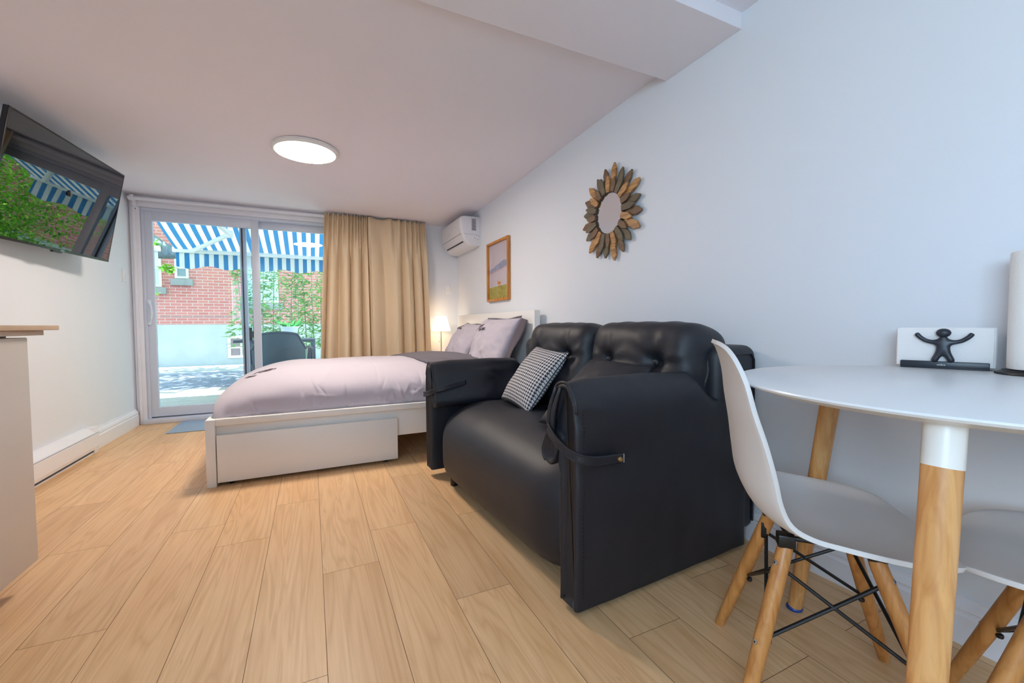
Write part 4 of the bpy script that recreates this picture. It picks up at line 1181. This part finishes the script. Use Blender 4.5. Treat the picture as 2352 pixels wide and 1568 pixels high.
def hwin(x0, x1, z0, z1, y=11.985, bars=((),(.5,)), sill=True, fill=None, fr=.045):
    bm = NB()
    rbox(bm, (x0,y-.03,z0), (x0+fr,y+.02,z1)); rbox(bm, (x1-fr,y-.03,z0), (x1,y+.02,z1)); rbox(bm, (x0+fr,y-.03,z0), (x1-fr,y+.02,z0+fr)); rbox(bm, (x0+fr,y-.03,z1-fr), (x1-fr,y+.02,z1))
    for bx in bars[0]: rbox(bm, (x0+(x1-x0)*bx-.02,y-.025,z0+fr), (x0+(x1-x0)*bx+.02,y+.015,z1-fr))
    for bz in bars[1]: rbox(bm, (x0+fr,y-.022,z0+(z1-z0)*bz-.02), (x1-fr,y+.012,z0+(z1-z0)*bz+.02))
    w_ = obj('window', bm, M_win, hs, smooth=False)
    bm = NB(); rbox(bm, (x0+.01,y-.008,z0+.01), (x1-.01,y+.01,z1-.01)); obj('window_pane', bm, fill or M_wg, w_, smooth=False)
    if sill:
        bm = NB(); rbox(bm, (x0-.08,y-.06,z0-.16), (x1+.08,y+.02,z0-.01), .006); obj('sill', bm, M_sill, hs)
hwin(-2.745,-2.495, 1.985, 2.42, bars=((),(.55,)))
hwin(-3.35,-2.99, 1.78, 2.62, bars=((.5,),(.5,)), fill=mat('net_curtain', (196,206,200), .7))
hwin(-1.40,-.69, 1.46, 2.55, bars=((.42,),(.5,)), fill=mat('blind_glass', (188,200,206), .3))
hwin(-1.785,-1.14, .135, .665, bars=((.42,.75),(.47,)), sill=False, fill=mat('dusty_pane', (142,126,128), .4), fr=.06)
bm = NB(); tube(bm, [(-3.05+.1*k, 11.99, 1.12+.004*math.sin(k)) for k in range(24)], .006, 5); obj('wall_cable', bm, mat('cable_grey', (170,170,170), .7), hs)

# awnings
AM = bpy.data.materials.new('striped_canvas'); AM.use_nodes = True
nt = AM.node_tree; nt.nodes.clear()
out = nt.nodes.new('ShaderNodeOutputMaterial'); tc = nt.nodes.new('ShaderNodeTexCoord'); sp_ = nt.nodes.new('ShaderNodeSeparateXYZ'); nt.links.new(tc.outputs['Object'], sp_.inputs[0])
fr_ = math_node(nt, 'LESS_THAN', math_node(nt, 'FRACT', math_node(nt, 'MULTIPLY', math_node(nt, 'ADD', sp_.outputs[0], 50.0), 1/.106)), .5)
colr = mix_col(nt, fr_, lin((222,222,220)), lin((62,128,178)))
df_ = nt.nodes.new('ShaderNodeBsdfDiffuse'); tr_ = nt.nodes.new('ShaderNodeBsdfTranslucent'); mx = nt.nodes.new('ShaderNodeMixShader'); mx.inputs[0].default_value = .10
nt.links.new(colr, df_.inputs[0]); nt.links.new(colr, tr_.inputs[0]); nt.links.new(df_.outputs[0], mx.inputs[1]); nt.links.new(tr_.outputs[0], mx.inputs[2]); nt.links.new(mx.outputs[0], out.inputs[0])
M_alu = mat('awning_white', (226,230,232), .4)
def awning(label, x0, x1, elbows):
    yb, zb = 6.8, 1.875; yt, zt = 5.06, 2.50
    a = thing('awning', label, 'awning', ((x0+x1)/2, 5.05, zt), 0, 'striped awnings over the deck')
    def fab(u, v):
        x = x0+.03+(x1-x0-.06)*u
        sag = -.07*math.sin(PI*v)
        return Vector((x, yt+(yb-yt)*v, zt+(zb-zt)*v+sag+.01*math.sin(5*u)))
    bm = NB(); grid(bm, 30, 16, fab); obj('canopy', bm, AM, a, angle=180)
    def val(u, v):
        x = x0+.03+(x1-x0-.06)*u
        ln = .205+.020*math.cos((x+50)*2*PI/.43)
        return Vector((x, yb+.02+.012*math.sin(x*17)*v, zb-.012-ln*v))
    bm = NB(); grid(bm, 160, 6, val); obj('valance', bm, AM, a, angle=180)
    bm = NB(); rbox(bm, (x0,yb-.025,zb-.035), (x1,yb+.03,zb+.03), .008); obj('front_bar', bm, M_alu, a)
    for (xe, ye, ze, xw, xf) in elbows:
        e = Vector((xe,ye,ze)); wpt = Vector((xw,5.10,2.40)); fpt = Vector((xf,yb-.03,zb-.01))
        bm = NB(); tube(bm, [wpt, e], .030, 8); tube(bm, [e, fpt], .027, 8); tube(bm, [e+Vector((0,0,-.04)), e+Vector((0,0,.04))], .033, 10)
        obj('folding_arm', bm, M_alu, a)
    bm = NB(); rbox(bm, (x0,5.045,2.40), (x1,5.10,2.56), .01); obj('cassette', bm, M_alu, a)
awning('blue and white striped awning seen through the glass door', -1.575, 1.35, [(-.86,6.15,2.00,-1.35,-1.36),(.75,6.15,2.00,1.2,1.2)])
awning('second blue and white striped awning at the far left of the glass', -5.2, -1.70, [])

# patio table
ptb = thing('patio_table', 'dark patio table standing behind the wicker chair', 'table', (-.46,7.35,0))
M_dk = mat('dark_metal', (38,52,66), .5)
bm = NB(); rbox(bm, (-1.01,7.2,.645), (.06,7.9,.688), .004); obj('tabletop', bm, M_dk, ptb)
for xx in (-.80,.03):
    for yy in (7.22,7.86):
        bm = NB(); rbox(bm, (xx-.03,yy-.02,-.03), (xx+.03,yy+.02,.65), .003); obj('leg', bm, M_dk, ptb)
# potted plant on the patio table
pp = thing('potted_plant', 'green leafy plant in a white pot on the dark patio table', 'potted plant', (-.30,7.55,.688))
bm = NB(); lathe(bm, [(0,0),(.085,0),(.125,.17),(.135,.175),(.135,.19),(.122,.19),(.118,.16),(0,.16)], (-.30,7.55,.688), 32); obj('pot', bm, mat('pot_white', (214,222,232), .5), pp)
LF = bpy.data.materials.new('leaf_green'); LF.use_nodes = True
def leafmat(name, a, b, trans=.45):
    m = bpy.data.materials.new(name); m.use_nodes = True
    nt = m.node_tree; nt.nodes.clear(); out = nt.nodes.new('ShaderNodeOutputMaterial')
    tc = nt.nodes.new('ShaderNodeTexCoord'); n = nt.nodes.new('ShaderNodeTexNoise'); n.inputs['Scale'].default_value = 7; nt.links.new(tc.outputs['Object'], n.inputs['Vector'])
    rp = nt.nodes.new('ShaderNodeValToRGB'); rp.color_ramp.elements[0].position = .35; rp.color_ramp.elements[1].position = .65
    rp.color_ramp.elements[0].color = (*lin(a), 1); rp.color_ramp.elements[1].color = (*lin(b), 1); nt.links.new(n.outputs['Fac'], rp.inputs['Fac'])
    d = nt.nodes.new('ShaderNodeBsdfDiffuse'); t = nt.nodes.new('ShaderNodeBsdfTranslucent'); mx = nt.nodes.new('ShaderNodeMixShader'); mx.inputs[0].default_value = trans
    nt.links.new(rp.outputs[0], d.inputs[0]); nt.links.new(rp.outputs[0], t.inputs[0]); nt.links.new(d.outputs[0], mx.inputs[1]); nt.links.new(t.outputs[0], mx.inputs[2]); nt.links.new(mx.outputs[0], out.inputs[0])
    return m
bpy.data.materials.remove(LF)
M_leaf = leafmat('bamboo_leaf', (96,170,90), (170,216,120)); M_leaf2 = leafmat('plant_leaf', (60,150,80), (120,200,110)); M_tree = leafmat('tree_leaf', (96,176,60), (190,236,100))
def leaf(bm, p, d, ln, wd, up=Vector((0,0,1))):
    d = d.normalized(); s = d.cross(up); s = s.normalized() if s.length > 1e-4 else Vector((1,0,0)); n_ = s.cross(d)
    a = bm.verts.new(p); b = bm.verts.new(p+d*ln*.4+s*wd/2+n_*ln*.06); c = bm.verts.new(p+d*ln-n_*ln*.10); e = bm.verts.new(p+d*ln*.4-s*wd/2+n_*ln*.06)
    bm.faces.new((a,b,c)); bm.faces.new((a,c,e))
rl = random.Random(11)
bm = NB()
for k in range(46):
    a = rl.uniform(0, 2*PI); d = Vector((math.cos(a), math.sin(a), rl.uniform(.5,1.9)))
    leaf(bm, Vector((-.30+.07*math.cos(a),7.55+.07*math.sin(a),.85)), d, rl.uniform(.10,.24), .045)
obj('leaves', bm, M_leaf2, pp, angle=180)

# bamboo
M_culm = mat('bamboo_culm', (110,140,90), .5)
spots = [(-1.02,8.35,2.35),(-.90,8.55,2.2),(-.74,8.3,2.5),(-.60,8.5,2.3),(-.47,8.3,2.2),(-.33,8.55,2.4),(-.20,8.3,2.3),(-.07,8.5,2.4),(.05,8.35,2.2),(.17,8.6,2.4),(.34,8.4,2.3)]
for i, (x, y, hh) in enumerate(spots):
    g = thing('bamboo', 'tall thin green bamboo stem with narrow leaves behind the patio table', 'bamboo', (x,y,-.03), 0, 'bamboo row behind the patio table')
    lean = Vector((rl.uniform(-.10,.10), rl.uniform(-.05,.05), 0))
    pts = [Vector((x,y,-.03))+lean*(k/8)**2+Vector((0,0,hh*k/8)) for k in range(9)]
    bm = NB(); tube(bm, pts, [.010-.0008*k for k in range(9)], 7)
    for k in range(1, 8): tube(bm, [pts[k]-Vector((0,0,.006)), pts[k]+Vector((0,0,.006))], .0115-.0008*k, 7)
    obj('culm', bm, M_culm, g)
    bm = NB()
    for k in range(140):
        q = rl.uniform(.22,1.0); p0 = pts[0].lerp(pts[-1], q); p0.x = pts[0].x+lean.x*q*q
        a = rl.uniform(0, 2*PI); br_ = Vector((math.cos(a), math.sin(a)*.8, rl.uniform(-.1,.7)))*rl.uniform(.03,.20)*(.5+.5*math.sin(q*7+i))
        for j in range(2):
            a2 = a+rl.uniform(-.9,.9); leaf(bm, p0+br_, Vector((math.cos(a2), math.sin(a2), rl.uniform(-.6,.5))), rl.uniform(.08,.15), rl.uniform(.018,.032))
    obj('leaves', bm, M_leaf, g, angle=180)

# wicker chair
wc = thing('wicker_chair', 'dark wicker patio armchair with rounded back outside the door', 'chair', (-.38,6.45,-.018))
WM = bpy.data.materials.new('dark_wicker'); WM.use_nodes = True
nt = WM.node_tree; pb = nt.nodes['Principled BSDF']; pb.inputs['Base Color'].default_value = (*lin((44,66,76)), 1); pb.inputs['Roughness'].default_value = .5
uvn = nt.nodes.new('ShaderNodeUVMap'); ck = nt.nodes.new('ShaderNodeTexChecker'); ck.inputs['Scale'].default_value = 60; nt.links.new(uvn.outputs[0], ck.inputs['Vector'])
bp = nt.nodes.new('ShaderNodeBump'); bp.inputs['Strength'].default_value = .6; bp.inputs['Distance'].default_value = .01; nt.links.new(ck.outputs['Fac'], bp.inputs['Height']); nt.links.new(bp.outputs[0], pb.inputs['Normal'])
wcx, wcy = -.38, 6.35
def bk(u, v):
    a = (u-.5)*2
    topz = .80-.06*abs(a)**2.2-.16*max(0,abs(a)-.7)/.3
    return Vector((wcx+.31*a, wcy-.02+.10*a*a, .36+(topz-.36)*v))
bm = NB(); grid(bm, 40, 24, bk); obj('backrest', bm, WM, wc, angle=180, solid=.014)
bm = NB(); tube(bm, [bk(i/30, 1.0) for i in range(31)]+[Vector((wcx+.34,wcy+.16,.60)),Vector((wcx+.385,wcy+.25,.585)),Vector((wcx+.39,wcy+.40,.56)),Vector((wcx+.385,wcy+.46,.40)),Vector((wcx+.36,wcy+.46,-.018))], .016, 10)
tube(bm, [bk(0,1.0),Vector((wcx-.34,wcy+.16,.60)),Vector((wcx-.385,wcy+.25,.585)),Vector((wcx-.39,wcy+.40,.56)),Vector((wcx-.385,wcy+.46,.40)),Vector((wcx-.36,wcy+.46,-.018))], .016, 10)
obj('frame', bm, M_dk, wc)
bm = NB(); rbox(bm, (wcx-.31,wcy-.01,.355), (wcx+.33,wcy+.50,.395), .012); obj('seat', bm, WM, wc)
for s_ in (-1,1):
    bm = NB(); tube(bm, [(wcx+s_*.29,wcy+.02,.37),(wcx+s_*.30,wcy-.02,-.018)], .016, 8); obj('leg', bm, M_dk, wc)
    bm = NB(); tube(bm, [(wcx+s_*.34,wcy+.18,.38),(wcx+s_*.35,wcy+.20,.60)], .012, 8); tube(bm, [(wcx+s_*.355,wcy+.32,.38),(wcx+s_*.375,wcy+.33,.58)], .012, 8); obj('arm_support', bm, M_dk, wc)
bm = NB(); puff(bm, (wcx-.24,wcy+.10,.395), (wcx+.26,wcy+.46,.50), (3,3,2.5), 8); tag(obj('seat_cushion', bm, mat('brown_cushion', (96,86,92), .8), angle=180, origin=(wcx,wcy+.28,.395)), 'dull brown cushion on the wicker chair outside', 'cushion')

# trees
M_bark = mat('grey_bark', (110,122,132), .9, bump=1.2, bscale=14, var=.3, vscale=9, stretch=(3,3,.6))
def tree(label, base, trunk, clumps, seed, nleaf=1500, lsz=.11):
    t = thing('tree', label, 'tree', base)
    bm = NB()
    for pts, rs in trunk: tube(bm, pts, rs, 14)
    obj('trunk', bm, M_bark, t)
    r = random.Random(seed); bm = NB()
    for (c, rad) in clumps:
        c = Vector(c)
        for k in range(nleaf):
            d = Vector((r.gauss(0,1), r.gauss(0,1), r.gauss(0,1))).normalized()*(r.random()**.45)
            p = c+Vector((d.x*rad[0], d.y*rad[1], d.z*rad[2]))
            leaf(bm, p, Vector((r.uniform(-1,1), r.uniform(-1,1), r.uniform(-.9,.4))), lsz*r.uniform(.7,1.4), lsz*.5)
    obj('foliage', bm, M_tree, t, angle=180)
tree('grey-barked leaning tree between the two awnings', (-3.7,10.4,-.1),
     [([(-3.7,10.4,-.1),(-3.62,10.4,1.0),(-3.45,10.4,2.1),(-3.1,10.4,3.0),(-2.9,10.4,4.2)], [.30,.27,.25,.22,.16]),
      ([(-3.5,10.4,3.0),(-2.95,10.35,2.62),(-2.55,10.3,2.35),(-2.30,10.25,2.30)], [.22,.21,.17,.10])],
     [((-2.46,10.25,2.02),(.13,.15,.09)),((-2.62,10.1,2.42),(.10,.10,.07)),((-2.72,10.0,1.52),(.20,.2,.10))], 5, 60, .10)
tree('large leafy tree in the yard to the right', (4.6,9.4,-.1),
     [([(4.6,9.4,-.1),(4.6,9.4,1.4),(4.5,9.4,3.6)], [.22,.18,.12])],
     [((2.6,7.9,.9),(.9,.5,.8)),((3.2,8.6,1.0),(1.5,.9,.95)),((2.2,8.5,2.2),(1.1,.9,1.0)),((5.0,9.0,1.7),(1.7,1.1,1.5)),((4.0,8.6,3.2),(1.8,1.2,1.1)),((7.2,9.0,2.4),(1.4,1.3,1.8))], 9, 4200, .075)
tree('unseen tree added over the yard to shade and dapple it', (-5.2,8.2,-.1),
     [([(-5.2,8.2,-.1),(-5.1,8.2,2.5),(-3.5,8.8,4.4),(-1.0,10.2,5.0)], [.2,.17,.11,.05])],
     [((-1.2,8.6,5.0),(1.9,1.3,.6)),((1.0,8.9,5.2),(1.7,1.3,.6)),((-.6,10.7,5.2),(2.2,1.0,.6)),((1.8,10.7,5.3),(1.6,1.0,.6)),((-3.6,9.4,4.7),(1.4,1.4,.7))], 21, 1500, .16)  # out of view; foliage added to break up sun on gravel and path

# ------------------------------------------------------------------ light
w_ = bpy.data.worlds.new('sky'); scene.world = w_; w_.use_nodes = True
nt = w_.node_tree; bg = nt.nodes['Background']
bg.inputs['Color'].default_value = (.66,.82,1.0,1); bg.inputs['Strength'].default_value = 2.4
sun = bpy.data.lights.new('sun', 'SUN'); sun.energy = 13.0; sun.angle = math.radians(.6); sun.color = (1,.95,.86)
suno = bpy.data.objects.new('sun', sun); COL.objects.link(suno)
suno.rotation_euler = Vector((-.30,-.06,-1)).to_track_quat('-Z', 'Y').to_euler()
def portal(name, loc, rot, sx, sy_):
    l = bpy.data.lights.new(name, 'AREA'); l.shape = 'RECTANGLE'; l.size = sx; l.size_y = sy_; l.cycles.is_portal = True
    o = bpy.data.objects.new(name, l); COL.objects.link(o); o.location = loc; o.rotation_euler = rot
portal('door_portal', ((DX0+DX1)/2,YB+.16,1.0), (math.radians(-90),0,0), 1.8, 2.0)
portal('window_portal', (XL-.14,(WY0+WY1)/2,(WZ0+WZ1)/2), (0,math.radians(-90),0), WZ1-WZ0, WY1-WY0)
# daylight through the window behind the camera
l = bpy.data.lights.new('window_daylight', 'AREA'); l.shape = 'RECTANGLE'; l.size = WZ1-WZ0; l.size_y = WY1-WY0; l.energy = 43; l.color = (.60,.84,1.0)
o = bpy.data.objects.new('window_daylight', l); COL.objects.link(o); o.location = (XL-.2,(WY0+WY1)/2,(WZ0+WZ1)/2); o.rotation_euler = (0,math.radians(-90),0)

vs = scene.view_settings
vs.view_transform = 'Standard'; vs.look = 'None'; vs.gamma = 1; vs.use_curve_mapping = False
vs.exposure = 0.97
cy_ = scene.cycles
cy_.max_bounces = 10; cy_.diffuse_bounces = 6; cy_.glossy_bounces = 5; cy_.transparent_max_bounces = 16; cy_.transmission_bounces = 6
cy_.sample_clamp_indirect = 4.0; cy_.use_denoising = True; cy_.caustics_reflective = False; cy_.caustics_refractive = False
